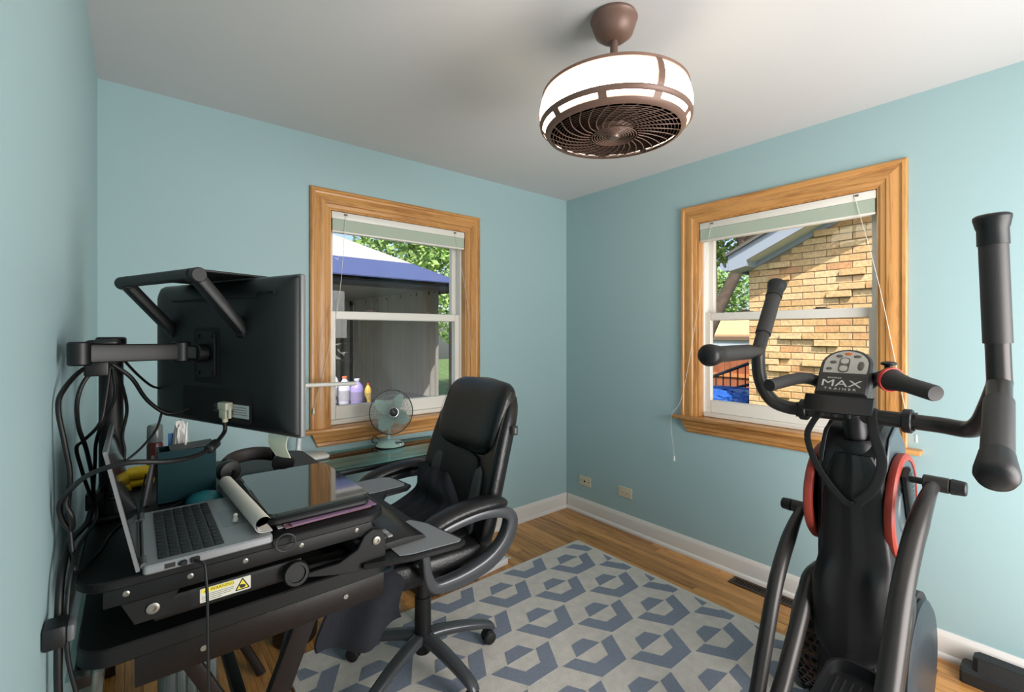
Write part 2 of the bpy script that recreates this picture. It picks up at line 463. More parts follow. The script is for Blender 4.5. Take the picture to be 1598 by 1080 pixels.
# ------------------------------------------------------------------ windows
pane_m = glass('window_glass', (250, 252, 252), 1.40)
sage = mat('sage_shade_fabric', (176, 188, 172), 0.8, bump=0.1, bscale=200)
def window(n, W, cords):
    ox, oy = W['o']; ux, uy = W['u']; nx, ny = W['n']
    M = frame((ox, oy, 0), (ux, uy, 0), (nx, ny, 0), (0, 0, 1))      # local: x along wall, y into the room, z up
    along = oakX if ux else oakY
    P = lambda x, y, z: M @ Vector((x, y, z))
    ZT, ZS = 2.166, 0.872
    tr = thing('trim_%d' % n, None, None, P(OW / 2, 0, ZS), kind='structure')
    prof = [(0, 0.0005), (0, 0.016), (0.006, 0.021), (0.018, 0.022), (0.022, 0.016), (0.030, 0.014), (0.052, 0.020), (0.074, 0.018), (0.080, 0.012), (0.097, 0.010), (CW, 0.006), (CW, 0.0005)]
    for side in (0, 1):
        b_ = BM(); rg = []
        for top in (0, 1):
            rg.append([P((d if side == 0 else OW - d), t, (ZT - d) if top else ZS) for d, t in prof])
        loft(b_, rg); obj('casing_side', b_, oakZ, tr, 25)
    b_ = BM(); loft(b_, [[P(d, t, ZT - d) for d, t in prof], [P(OW - d, t, ZT - d) for d, t in prof]]); obj('casing_head', b_, along, tr, 25)
    b_ = BM(); box(b_, (-0.05, -0.055, 0.850), (OW + 0.05, 0.055, ZS), 0.006, 2, M); obj('stool', b_, along, tr, 40)
    ap = [(0.0005, 0.772), (0.010, 0.772), (0.014, 0.780), (0.012, 0.792), (0.020, 0.800), (0.022, 0.818), (0.030, 0.830), (0.032, 0.849), (0.0005, 0.849)]
    b_ = BM(); loft(b_, [[P(0.005 + (0.849 - z) * 0.45, t, z) for t, z in ap], [P(OW - 0.005 - (0.849 - z) * 0.45, t, z) for t, z in ap]]); obj('apron', b_, along, tr, 25)
    # sash window
    x0, x1, z0, z1 = CW - 0.001, OW - CW + 0.001, 0.873, 2.064
    w = thing('window_%d' % n, None, None, P(OW / 2, -0.08, z0), kind='structure')
    b_ = BM()
    for a, b2 in (((x0, -0.05, z0), (x0 + 0.010, 0.002, z1)), ((x1 - 0.010, -0.05, z0), (x1, 0.002, z1)), ((x0 + 0.010, -0.05, z1 - 0.008), (x1 - 0.010, 0.002, z1))): box(b_, a, b2, 0, 1, M)
    obj('jamb_liner', b_, oakZ, w, 0)
    b_ = BM()
    for a, b2 in (((x0 - 0.01, -0.155, z0), (x0 + 0.020, -0.045, z1)), ((x1 - 0.020, -0.155, z0), (x1 + 0.01, -0.045, z1)), ((x0 + 0.020, -0.155, z1 - 0.03), (x1 - 0.020, -0.045, z1 + 0.006)), ((x0 + 0.020, -0.155, z0), (x1 - 0.020, -0.035, z0 + 0.026))): box(b_, a, b2, 0.003, 1, M)
    obj('vinyl_frame', b_, vinyl, w, 40)
    def sash(name, y0, y1, za, zb, st, bot, top):
        b2 = BM(); a0, a1 = x0 + 0.018, x1 - 0.018
        for a, c in (((a0, y0, za), (a0 + st, y1, zb)), ((a1 - st, y0, za), (a1, y1, zb)), ((a0 + st, y0, za), (a1 - st, y1, za + bot)), ((a0 + st, y0, zb - top), (a1 - st, y1, zb))): box(b2, a, c, 0.003, 1, M)
        s = obj(name, b2, vinyl, w, 40)
        b2 = BM(); ym = (y0 + y1) / 2; box(b2, (a0 + st - 0.004, ym - 0.003, za + bot - 0.004), (a1 - st + 0.004, ym + 0.003, zb - top + 0.004), 0, 1, M); obj('pane', b2, pane_m, s, 0)
    sash('upper_sash', -0.135, -0.100, 1.462, z1 - 0.028, 0.034, 0.046, 0.03)
    sash('lower_sash', -0.092, -0.056, z0 + 0.026, 1.508, 0.036, 0.075, 0.046)
    for lx in (0.36, 0.74):
        b_ = BM(); box(b_, (lx - 0.035, -0.100, 1.508), (lx + 0.035, -0.065, 1.513), 0.002, 1, M); cyl(b_, P(lx, -0.085, 1.512), P(lx, -0.085, 1.520), 0.012); box(b_, (lx - 0.028, -0.082, 1.513), (lx + 0.02, -0.070, 1.520), 0.003, 1, M)
        obj('sash_lock', b_, mat('lock_bronze', (110, 96, 84), 0.4), w, 40)
    # raised cellular shade
    where = 'gazebo window' if n == 1 else 'brick wall window'
    sh = thing('cellular_shade', 'raised sage green cellular shade in the %s' % where, 'window shade', P(OW / 2, -0.02, 1.95), 'raised window shades')
    b_ = BM(); box(b_, (x0 + 0.014, -0.038, 2.014), (x1 - 0.014, 0.000, 2.054), 0.004, 2, M); obj('headrail', b_, vinyl, sh, 40)
    b_ = BM()
    rg = []
    zz = [1.951 + 0.062 * k / 12 for k in range(13)]
    outl = [(0.000 if k % 2 else -0.001, z) for k, z in enumerate(zz)] + [(-0.037 if k % 2 else -0.033, z) for k, z in reversed(list(enumerate(zz)))]
    loft(b_, [[P(x0 + 0.018, y, z) for y, z in outl], [P(x1 - 0.018, y, z) for y, z in outl]]); obj('pleated_fabric', b_, sage, sh, 60)
    b_ = BM(); box(b_, (x0 + 0.016, -0.037, 1.940), (x1 - 0.016, 0.000, 1.951), 0.003, 2, M); obj('bottom_rail', b_, vinyl, sh, 40)
    for k, (pts, tz) in enumerate(cords):
        b_ = BM(); tube(b_, [P(*p) for p in pts], 0.0012, 6, 4); obj('cord', b_, mat('cord_white', (225, 222, 214), 0.7), sh, 60)
        e = pts[-1]
        b_ = BM(); lathe(b_, [(0.002, 0.012), (0.004, 0.008), (0.006, -0.016), (0.005, -0.020), (0.001, -0.021)], P(e[0], e[1], e[2] - 0.008), n=12); obj('tassel', b_, vinyl, sh, 60)
    for cx in (x0 + 0.09, x1 - 0.09):
        b_ = BM(); box(b_, (cx - 0.010, 0.0, 2.036), (cx + 0.010, 0.003, 2.046), 0.001, 1, M); obj('cord_guide', b_, mat('lock_bronze', (110, 96, 84), 0.4), sh, 0)
window(1, W1, [([(0.19, 0.003, 2.04), (0.15, 0.026, 1.6), (0.07, 0.028, 1.2), (0.012, 0.030, 0.985)], 0), ([(0.90, 0.003, 2.04), (0.99, 0.020, 1.6), (1.02, 0.024, 1.2), (1.015, 0.026, 1.0)], 0)])
window(2, W2, [([(0.19, 0.003, 2.04), (0.13, 0.026, 1.6), (0.02, 0.028, 1.0), (-0.040, 0.060, 0.86), (-0.042, 0.020, 0.60)], 0), ([(0.90, 0.003, 2.04), (1.0, 0.024, 1.6), (1.10, 0.028, 1.0), (1.135, 0.062, 0.94)], 0)])

# ------------------------------------------------------------------ wall plates, register
ivory = mat('ivory_plate', (214, 204, 180), 0.4)
dark_hole = mat('dark_slot', (30, 26, 22), 0.6)
def plate(name, label, cat, yc, zc):
    t = thing(name, label, cat, (XR, yc, zc - 0.036))
    b_ = BM(); slab(b_, rrect(0.116, 0.072, 0.004), 0, 0.006, 0.002, frame((XR, yc, zc), (0, 1, 0), (0, 0, 1), (-1, 0, 0))); obj('plate', b_, ivory, t, 40)
    return t
t = plate('cable_wall_plate', 'ivory cable jack wall plate close to the room corner', 'wall plate', 2.368, 0.251)
b_ = BM(); cyl(b_, (XR - 0.006, 2.368, 0.251), (XR - 0.014, 2.368, 0.251), 0.006, n=12); obj('coax_jack', b_, dark_hole, t)
for dy in (-0.04, 0.04):
    b_ = BM(); cyl(b_, (XR - 0.006, 2.368 + dy, 0.251), (XR - 0.0075, 2.368 + dy, 0.251), 0.004, n=10); obj('screw', b_, dark_hole, t)
t = plate('power_outlet', 'ivory duplex power outlet low on the teal wall', 'power outlet', 1.996, 0.264)
for dy in (-0.020, 0.020):
    b_ = BM(); slab(b_, rrect(0.030, 0.034, 0.012), 0.006, 0.0085, 0.0005, frame((XR, 1.996 + dy, 0.264), (0, 1, 0), (0, 0, 1), (-1, 0, 0))); s = obj('socket', b_, ivory, t, 40)
    b_ = BM()
    for dz in (-0.007, 0.007): box(b_, (XR - 0.0092, 1.996 + dy - 0.004, 0.264 + dz - 0.001), (XR - 0.0083, 1.996 + dy + 0.004, 0.264 + dz + 0.001))
    cyl(b_, (XR - 0.0083, 1.996 + dy - 0.009, 0.264), (XR - 0.0092, 1.996 + dy - 0.009, 0.264), 0.0025, n=8)
    obj('slot', b_, dark_hole, s, 0)
bronze = mat('bronze_register', (66, 54, 44), 0.4, 0.5)
t = thing('floor_register', 'dark bronze floor vent set in the oak beside the wall', 'floor vent', (2.594, 1.0, 0.0))
b_ = BM(); x0, x1, y0, y1 = 2.55, 2.638, 0.80, 1.215
for a, c in (((x0, y0), (x0 + 0.020, y1)), ((x1 - 0.020, y0), (x1, y1)), ((x0 + 0.020, y0), (x1 - 0.020, y0 + 0.022)), ((x0 + 0.020, y1 - 0.022), (x1 - 0.020, y1))): box(b_, (*a, 0.0002), (*c, 0.006), 0.002, 1)
obj('rim', b_, bronze, t, 40)
b_ = BM(); box(b_, (x0 + 0.018, y0 + 0.018, 0.0002), (x1 - 0.018, y1 - 0.018, 0.0008)); obj('duct', b_, dark_hole, t, 0)
b_ = BM(); box(b_, (-0.027, -0.002, 0), (0.027, 0.002, 0.0045), 0, 1); lm = mesh_of('louver', b_, bronze, 0)
for k in range(28): link_copy('louver', lm, (2.594, y0 + 0.030 + k * 0.01315, 0.0008), t)

# ------------------------------------------------------------------ rug
RX0, RX1, RY0, RY1 = 0.475, 2.283, -0.62, 2.09
cream = mat('rug_cream_pile', (228, 220, 211), 0.95, var=0.10, vscale=22, bump=0.7, bscale=260)
denim = mat('rug_blue_weave', (138, 146, 162), 0.95, var=0.12, vscale=120, bump=0.5, bscale=400)
t = thing('area_rug', 'cream area rug with blue grey split hexagon pattern on the oak floor', 'rug', ((RX0 + RX1) / 2, (RY0 + RY1) / 2, 0))
b_ = BM(); slab(b_, rrect(RX1 - RX0, RY1 - RY0, 0.02, 4, (RX0 + RX1) / 2, (RY0 + RY1) / 2), 0.0003, 0.010, 0.003); obj('pile', b_, cream, t, 40)
def clip(poly, ax, v, sgn):
    out = []
    for i in range(len(poly)):
        a, c = poly[i - 1], poly[i]
        ia, ic = sgn * (a[ax] - v) <= 0, sgn * (c[ax] - v) <= 0
        if ia != ic:
            k = (v - a[ax]) / (c[ax] - a[ax]); out.append((a[0] + (c[0] - a[0]) * k, a[1] + (c[1] - a[1]) * k))
        if ic: out.append(c)
    return out
b_ = BM()
hx = lambda cx, cy, r, a: (cx + r * math.cos(math.radians(a)), cy + r * math.sin(math.radians(a)) * 1.03)
for i in range(-1, 8):
    for j in range(-9, 4):
        cx = 2.03 - 0.2545 * i; cy = 1.63 + 0.2995 * j + (0.14975 if i % 2 else 0)
        quads = []
        for a in (180, 240, 300): quads.append([hx(cx, cy, 0.158, a), hx(cx, cy, 0.158, a + 60), hx(cx, cy, 0.084, a + 60), hx(cx, cy, 0.084, a)])
        quads.append([hx(cx, cy, 0.074, a) for a in (0, 60, 120, 180)])
        for q in quads:
            for ax, v, s in ((0, RX1 - 0.03, 1), (0, RX0 + 0.03, -1), (1, RY1 - 0.03, 1), (1, RY0 + 0.03, -1)):
                if q: q = clip(q, ax, v, s)
            if q and len(q) > 2:
                ar = abs(sum(q[k - 1][0] * q[k][1] - q[k][0] * q[k - 1][1] for k in range(len(q)))) / 2
                if ar > 2e-4: slab(b_, q, 0.0095, 0.0112)
obj('woven_pattern', b_, denim, t, 0, kind='stuff')
RZ = 0.0112

# ------------------------------------------------------------------ ceiling fan light
FX, FY = 1.243, 0.975
fan_br = mat('fan_bronze', (122, 94, 82), 0.45, 0.15)
glow = mat('lit_diffuser', (255, 240, 216), 0.5, emit=8.0)
t = thing('ceiling_fan', 'bronze caged ceiling fan with glowing white drum light', 'ceiling fan', (FX, FY, 2.05))
C0 = (FX, FY, 0)
b_ = BM(); lathe(b_, [(0.066, 2.441), (0.074, 2.440), (0.078, 2.430), (0.073, 2.424), (0.072, 2.412), (0.062, 2.384), (0.040, 2.366), (0.022, 2.360), (0.001, 2.360)], C0); obj('canopy', b_, fan_br, t, 35)
b_ = BM(); cyl(b_, (FX, FY, 2.20), (FX, FY, 2.362), 0.0125); lathe(b_, [(0.001, 2.228), (0.022, 2.226), (0.030, 2.21), (0.034, 2.16), (0.001, 2.158)], C0); obj('downrod', b_, fan_br, t, 35)
def arc_pts(prof, a0, a1, n):
    return [[(FX + r * math.cos(a0 + (a1 - a0) * k / n), FY + r * math.sin(a0 + (a1 - a0) * k / n), z) for r, z in prof] for k in range(n + 1)]
NR = math.radians(218.1 + 32)
for k in range(3):
    a0 = NR + k * 2 * PI / 3; a1 = a0 + 2 * PI / 3
    b_ = BM(); loft(b_, arc_pts([(0.232, 2.176), (0.243, 2.155), (0.249, 2.125), (0.247, 2.10), (0.240, 2.085), (0.234, 2.085), (0.241, 2.10), (0.243, 2.125), (0.237, 2.155), (0.226, 2.176)], a0 + 0.01, a1 - 0.01, 24)); obj('diffuser_panel', b_, glow, t, 60)
    b_ = BM(); loft(b_, arc_pts([(0.236, 2.178), (0.248, 2.155), (0.254, 2.125), (0.251, 2.098), (0.243, 2.082), (0.240, 2.09), (0.245, 2.10), (0.246, 2.125), (0.241, 2.155)], a0 - 0.045, a0 + 0.045, 4)); obj('rib', b_, fan_br, t, 60)
for k in range(9):
    a0 = NR + k * 2 * PI / 9; a1 = a0 + 2 * PI / 9
    b_ = BM(); loft(b_, arc_pts([(0.239, 2.078), (0.229, 2.064), (0.224, 2.066), (0.233, 2.082)], a0 + 0.05, a1 - 0.05, 8)); obj('lower_light', b_, glow, t, 60)
b_ = BM()
lathe(b_, [(0.228, 2.172), (0.238, 2.172), (0.240, 2.180), (0.234, 2.184), (0.226, 2.180), (0.228, 2.172)], C0, n=64); obj('top_rim', b_, fan_br, t, 60)
b_ = BM(); lathe(b_, [(0.240, 2.088), (0.249, 2.088), (0.247, 2.078), (0.240, 2.074), (0.236, 2.079), (0.240, 2.088)], C0, n=64)
lathe(b_, [(0.226, 2.066), (0.230, 2.060), (0.224, 2.051), (0.212, 2.047), (0.212, 2.054), (0.220, 2.057), (0.226, 2.066)], C0, n=64)
for k in range(9):
    a = NR + k * 2 * PI / 9
    loft(b_, arc_pts([(0.243, 2.080), (0.228, 2.059), (0.223, 2.063), (0.238, 2.084)], a - 0.055, a + 0.055, 4))
obj('lower_rim', b_, fan_br, t, 50)
b_ = BM()
for k in range(30):
    a = 2 * PI * k / 30
    tube(b_, [(FX + r * math.cos(a + s), FY + r * math.sin(a + s), z) for r, s, z in ((0.078, 0, 2.043), (0.115, 0.17, 2.041), (0.165, 0.40, 2.042), (0.214, 0.62, 2.050))], 0.0017, 5, 4)
for r in [0.022 + 0.0085 * q for q in range(7)]: ring(b_, (FX, FY, 2.042), r, 0.0019, n=40, m=5)
for r in [0.088 + 0.0105 * q for q in range(12)]: ring(b_, (FX, FY, 2.045), r, 0.0009, n=48, m=4)
obj('grille', b_, fan_br, t, 60)
b_ = BM(); lathe(b_, [(0.001, 2.034), (0.016, 2.035), (0.020, 2.040), (0.020, 2.048), (0.001, 2.048)], C0, n=24); obj('hub_cap', b_, mat('fan_hub', (120, 100, 90), 0.35, 0.4), t)
b_ = BM(); lathe(b_, [(0.001, 2.056), (0.055, 2.056), (0.07, 2.075), (0.07, 2.14), (0.001, 2.145)], C0, n=32); obj('motor', b_, fan_br, t, 40)
for k in range(5):
    a = 0.5 + 2 * PI * k / 5
    Mb = Matrix.Translation((FX, FY, 2.095)) @ Matrix.Rotation(a, 4, 'Z') @ Matrix.Rotation(0.45, 4, 'X')
    b_ = BM(); slab(b_, [(0.06, -0.03), (0.12, -0.042), (0.185, -0.035), (0.19, 0.0), (0.185, 0.035), (0.12, 0.042), (0.06, 0.03)], -0.002, 0.002, 0, Mb); obj('blade', b_, fan_br, t, 0)
b_ = BM(); lathe(b_, [(0.001, 2.168), (0.225, 2.168), (0.232, 2.172), (0.225, 2.176), (0.001, 2.176)], C0, n=48); obj('top_plate', b_, fan_br, t)

# ------------------------------------------------------------------ glass corner desk
espresso = mat('espresso_metal', (22, 14, 12), 0.42, spec=0.35, bump=0.04, bscale=300)
desk_glass = glass('desk_glass', (214, 236, 232), 1.5)
t = thing('corner_desk', 'L-shaped glass top desk with dark brown frame in the corner', 'desk', (0.3, 1.8, 0))
GZ = 0.75
L = [(-0.098, 1.165), (0.535, 1.165), (0.535, 2.15), (1.46, 2.15), (1.46, 2.52), (-0.098, 2.52)]
b_ = BM(); slab(b_, L, GZ - 0.008, GZ, 0.001); obj('glass_top', b_, desk_glass, t, 0)
def part_box(name, lo, hi, m, par, bev=0.003, **k):
    b2 = BM(); box(b2, lo, hi, bev, 2); return obj(name, b2, m, par, 40, **k)
part_box('end_apron', (0.0, 1.185, 0.672), (0.525, 1.205, 0.735), espresso, t)
part_box('side_rail', (0.495, 1.205, 0.695), (0.525, 2.17, 0.735), espresso, t)
part_box('side_rail', (-0.09, 1.21, 0.695), (-0.065, 2.50, 0.735), espresso, t)
part_box('back_rail', (-0.065, 2.485, 0.715), (1.45, 2.505, 0.738), espresso, t)
part_box('front_rail', (0.525, 2.16, 0.715), (1.45, 2.18, 0.738), black_plastic, t)
part_box('end_rail', (1.43, 2.18, 0.715), (1.45, 2.47, 0.738), black_plastic, t)
for k in range(3):
    x = (0.10, 0.27, 0.44)[k]
    b_ = BM(); cyl(b_, (x, 1.25, 0.735), (x, 1.25, 0.742), 0.014); obj('glass_pad', b_, black_soft, t)
for x in (0.115, 0.42):
    b_ = BM(); cyl(b_, (x, 1.185, 0.705), (x, 1.1825, 0.705), 0.006, n=14); obj('bolt', b_, steel, t)
def bar(name, p0, p1, w, d, m, par, side=(0, 1, 0)):
    b2 = BM(); sweep(b2, [p0, p1], side, w, d, 1, None, 0.25, 12); return obj(name, b2, m, par, 40)
for y in (1.225, 2.06):
    bar('leg', (0.335, y, 0.672 if y < 2 else 0.70), (0.065, y, 0.0), 0.013, 0.026, espresso, t)
    bar('leg', (0.085, y + 0.03, 0.672 if y < 2 else 0.70), (0.40, y + 0.03, 0.0), 0.012, 0.016, espresso, t)
bar('cross_rail', (0.22, 1.24, 0.40), (0.22, 2.05, 0.40), 0.014, 0.02, espresso, t, (1, 0, 0))
bar('foot_rail', (0.15, 1.245, 0.27), (0.44, 1.245, 0.33), 0.010, 0.018, espresso, t)
bar('foot_rail', (0.27, 1.25, 0.50), (0.47, 1.9, 0.30), 0.010, 0.012, espresso, t, (1, 0, 0))
for x, y in ((1.43, 2.185), (1.43, 2.465), (-0.075, 2.465)):
    b_ = BM(); box(b_, (x - 0.016, y - 0.016, 0.0), (x + 0.016, y + 0.016, 0.715), 0.003); obj('leg', b_, espresso, t, 40)

# ------------------------------------------------------------------ sit-stand converter on the desk
conv = thing('desk_riser', 'black sit-stand desk riser with keyboard tray on the glass desk', 'desk riser', (0.22, 1.5, GZ))
matte = mat('riser_black', (13, 13, 14), 0.5, bump=0.03, bscale=500, spec=0.35)
b_ = BM(); slab(b_, rrect(0.62, 0.83, 0.055, 8, 0.225, 1.565), GZ + 0.0004, GZ + 0.036, 0.003); obj('base_board', b_, matte, conv, 40)
PZ = 0.92
b_ = BM(); slab(b_, rrect(0.60, 0.83, 0.06, 8, 0.214, 1.545), PZ - 0.019, PZ, 0.003); platform = obj('platform', b_, matte, conv, 40)
for y, s in ((1.143, 1), (1.975, -1)):
    part_box('side_rail', (-0.045, y - 0.006, 0.868), (0.47, y + 0.006, 0.902), matte, conv, 0.002)
    b_ = BM(); slab(b_, [(0.0, 0.823), (0.045, 0.823), (0.07, 0.868), (-0.02, 0.868)], 0, 0.006, 0.001, frame((0, y + 0.0, 0), (1, 0, 0), (0, 0, 1), (0, -s, 0))); obj('arm_bracket', b_, matte, conv, 40)
    b_ = BM(); sweep(b_, [(0.03, y, 0.838), (0.30, y, 0.838)], (0, 1, 0), 0.006, 0.021, 1, None, 0.3); obj('lift_arm', b_, matte, conv, 40)
    pl = [(0.30, 0.822), (0.385, 0.822), (0.43, 0.842), (0.448, 0.872), (0.468, 0.882), (0.492, 0.876), (0.504, 0.856), (0.504, 0.787), (0.42, 0.787), (0.36, 0.800), (0.30, 0.815)]
    b_ = BM(); slab(b_, pl, 0.0, 0.014, 0.002, frame((0, y, 0), (1, 0, 0), (0, 0, 1), (0, -s, 0))); obj('pivot_plate', b_, matte, conv, 40)
for x in (-0.012, 0.088, 0.186, 0.30, 0.43):
    b_ = BM(); lathe(b_, [(0.0055, 0), (0.0055, 0.0012), (0.003, 0.0022), (0.0025, 0.0008), (0.001, 0.0008)], (x, 1.137, 0.888), (0, -1, 0), 14); obj('screw', b_, steel, conv)
for x, z, yy in ((0.028, 0.846, 1.136), (0.478, 0.852, 1.1285)):
    b_ = BM(); lathe(b_, [(0.0105, 0), (0.0105, 0.003), (0.008, 0.004), (0.005, 0.004), (0.0045, 0.0015), (0.001, 0.0015)], (x, yy, z), (0, -1, 0), 18); obj('pivot_bolt', b_, steel, conv)
# tension knob
b_ = BM(); lathe(b_, [(0.026, 0), (0.028, 0.004), (0.028, 0.012), (0.025, 0.016), (0.019, 0.016), (0.018, 0.012), (0.001, 0.012)], (0.285, 1.130, 0.833), (0, -1, 0.15), 28); obj('knob', b_, matte, conv, 40)
# warning sticker
yel = mat('sticker_yellow', (226, 206, 60), 0.5); stw = mat('sticker_white', (206, 202, 188), 0.5); ink = mat('sticker_ink', (30, 28, 26), 0.6)
ST = frame((0.104, 1.1366, 0.826), (1, 0, 0), (0, 0, 1), (0, -1, 0))
b_ = BM(); slab(b_, rrect(0.092, 0.0285, 0.002, 3, 0.046, 0.01425), 0, 0.0004, 0, ST); st = obj('warning_sticker', b_, stw, conv, 0, label='white and yellow warning sticker')
b_ = BM(); box(b_, (0.002, 0.019, 0.0004), (0.060, 0.0275, 0.0007), 0, 1, ST); slab(b_, [(0.064, 0.004), (0.089, 0.004), (0.0765, 0.0265)], 0.0004, 0.0007, 0, ST); obj('yellow_print', b_, yel, st, 0)
text('warning_word', 'WARNING', 0.0088, ink, st, ST @ Matrix.Translation((0.018, 0.0202, 0.0007)), 0.0001, 'LEFT', 1.0)
b_ = BM()
for a, c in (((0.064, 0.004), (0.089, 0.004)), ((0.089, 0.004), (0.0765, 0.0265)), ((0.0765, 0.0265), (0.064, 0.004))): tube(b_, [(a[0], a[1], 0.0007), (c[0], c[1], 0.0007)], 0.0011, 6, 1, ST)
ell(b_, (0.0765, 0.010, 0.0007), (0.006, 0.0038, 0.0003), 1, 12, 6, ST); box(b_, (0.070, 0.012, 0.0006), (0.0765, 0.0145, 0.0009), 0, 1, ST)
slab(b_, [(0.007, 0.0202), (0.015, 0.0202), (0.011, 0.0265)], 0.0007, 0.0009, 0, ST)
for k, (xa, xb) in enumerate(((0.012, 0.060), (0.003, 0.060), (0.003, 0.055), (0.003, 0.038))): box(b_, (xa, 0.0145 - 0.0038 * k, 0.0004), (xb, 0.0153 - 0.0038 * k, 0.0006), 0, 1, ST)
obj('black_print', b_, ink, st, 0)
# keyboard tray
trayp = [(0.44, 1.115), (0.555, 1.078), (0.69, 1.062), (0.712, 1.072), (0.716, 1.09), (0.69, 1.24), (0.668, 1.30), (0.668, 1.52), (0.70, 1.565), (0.79, 1.575), (0.815, 1.60), (0.80, 1.73), (0.77, 1.76), (0.44, 1.77)]
b_ = BM(); slab(b_, trayp, 0.792, 0.806, 0.003); obj('keyboard_tray', b_, matte, conv, 40)
gpad = mat('tray_pad_grey', (134, 134, 136), 0.4)
b_ = BM(); slab(b_, [(0.528, 1.100), (0.56, 1.088), (0.692, 1.072), (0.704, 1.082), (0.682, 1.235), (0.655, 1.29), (0.528, 1.29)], 0.8062, 0.8085, 0.0006); obj('mouse_pad', b_, gpad, conv, 40)
b_ = BM(); slab(b_, [(0.53, 1.60), (0.68, 1.595), (0.785, 1.60), (0.798, 1.62), (0.786, 1.72), (0.76, 1.745), (0.53, 1.75)], 0.8062, 0.8085, 0.0006); obj('mouse_pad', b_, gpad, conv, 40)
for y in (1.22, 1.68):
    bar('tray_bracket', (0.30, y, 0.80), (0.47, y, 0.80), 0.018, 0.006, matte, conv, (0, 1, 0))

# ergonomic keyboard on the tray
t = thing('keyboard', 'black ergonomic keyboard with grey end keys on the riser tray', 'keyboard', (0.58, 1.38, 0.8085))
kb = [[(0.44, y, 0.811), (0.445, y, 0.822 + h * 0.4), (0.50, y, 0.826 + h), (0.575, y, 0.826 + h), (0.625, y, 0.820), (0.632, y, 0.811), (0.58, y, 0.8095), (0.48, y, 0.8095)] for y, h in ((1.150, 0.0), (1.160, 0.006), (1.25, 0.010), (1.37, 0.016), (1.49, 0.010), (1.575, 0.006), (1.585, 0.0))]
b_ = BM(); loft(b_, kb); obj('body', b_, mat('keyboard_black', (26, 26, 27), 0.38), t, 50)
kgrey = mat('key_grey', (150, 150, 150), 0.4)
b_ = BM(); box(b_, (-0.008, -0.011, 0), (0.008, 0.011, 0.006), 0.002, 1); kme = mesh_of('key', b_, kgrey, 40)
b_ = BM(); box(b_, (-0.0085, -0.0085, 0), (0.0085, 0.0085, 0.007), 0.002, 1); kmb = mesh_of('key', b_, mat('key_black', (30, 30, 31), 0.5), 40)
for i in range(5):
    for j in range(15):
        y = 1.176 + j * 0.0275; x = 0.455 + i * 0.0195
        h = 0.006 + 0.010 * max(0, 1 - abs(y - 1.37) / 0.13)
        if i == 0: z = 0.8215 + h * 0.5
        else: z = 0.826 + h * (0.8 if i == 1 else 1.0)
        link_copy('key', kme if (j < 2 and i > 2) else kmb, (x, y, z - 0.001), t)

# ------------------------------------------------------------------ open silver laptop
silver = mat('laptop_silver', (146, 147, 150), 0.38, 0.3); dgrey = mat('laptop_side', (100, 101, 104), 0.4, 0.3)
t = thing('open_laptop', 'open silver laptop with black keys at the riser edge', 'laptop', (0.12, 1.29, PZ))
LX0, LX1, LY0, LY1 = 0.012, 0.236, 1.114, 1.455
b_ = BM(); slab(b_, rrect(LX1 - LX0, LY1 - LY0, 0.008, 4, (LX0 + LX1) / 2, (LY0 + LY1) / 2), PZ + 0.0005, PZ + 0.018, 0.003); base = obj('base', b_, silver, t, 40)
b_ = BM(); slab(b_, rrect(0.112, 0.302, 0.006, 4, 0.0915, 1.285), PZ + 0.0175, PZ + 0.0183, 0); obj('key_well', b_, mat('key_well', (70, 71, 74), 0.5), t, 0)
b_ = BM(); box(b_, (-0.0076, -0.0090, 0), (0.0076, 0.0090, 0.0022), 0.0012, 1); k1 = mesh_of('key', b_, mat('key_black', (30, 30, 31), 0.5), 40)
b_ = BM(); box(b_, (-0.0076, -0.048, 0), (0.0076, 0.048, 0.0022), 0.0012, 1); k2 = mesh_of('key', b_, MATS['key_black'], 40)
for i in range(6):
    x = 0.0435 + i * 0.0190
    for j in range(14):
        y = 1.146 + j * 0.0214
        if i == 5 and 5 <= j <= 9:
            if j == 7: link_copy('key', k2, (x, y, PZ + 0.0183), t)
            continue
        link_copy('key', k1, (x, y, PZ + 0.0183), t)
b_ = BM(); slab(b_, rrect(0.066, 0.112, 0.003, 3, 0.190, 1.285), PZ + 0.0178, PZ + 0.0184, 0); obj('trackpad', b_, mat('trackpad', (118, 120, 124), 0.3), t, 0)
b_ = BM(); box(b_, (0.205, 1.415, PZ + 0.018), (0.225, 1.435, PZ + 0.0185)); obj('sticker', b_, mat('blue_sticker', (70, 120, 190), 0.4), t, 0, label='small blue sticker')
for y in (1.145, 1.425):
    b_ = BM(); cyl(b_, (0.014, y - 0.022, PZ + 0.017), (0.014, y + 0.022, PZ + 0.017), 0.0055, n=12); obj('hinge', b_, dgrey, t)
b_ = BM(); sweep(b_, [(0.005, (LY0 + LY1) / 2, PZ + 0.012), (-0.042, (LY0 + LY1) / 2, 1.165)], (0, 1, 0), (LY1 - LY0) / 2, 0.0035, 1, None, 0.12, 28); lid = obj('lid', b_, mat('laptop_lid', (128, 128, 130), 0.4, 0.3), t, 30)
b_ = BM(); sweep(b_, [(0.0062, (LY0 + LY1) / 2, PZ + 0.026), (-0.0368, (LY0 + LY1) / 2, 1.158)], (0, 1, 0), (LY1 - LY0) / 2 - 0.008, 0.0006, 1, None, 0.1, 28); obj('screen', b_, black_gloss, lid, 30)
b_ = BM(); box(b_, (0.045, LY0 - 0.0006, PZ + 0.005), (0.062, LY0 + 0.004, PZ + 0.014)); box(b_, (0.066, LY0 - 0.0006, PZ + 0.005), (0.076, LY0 + 0.004, PZ + 0.010)); obj('port', b_, dark_hole, t, 0)
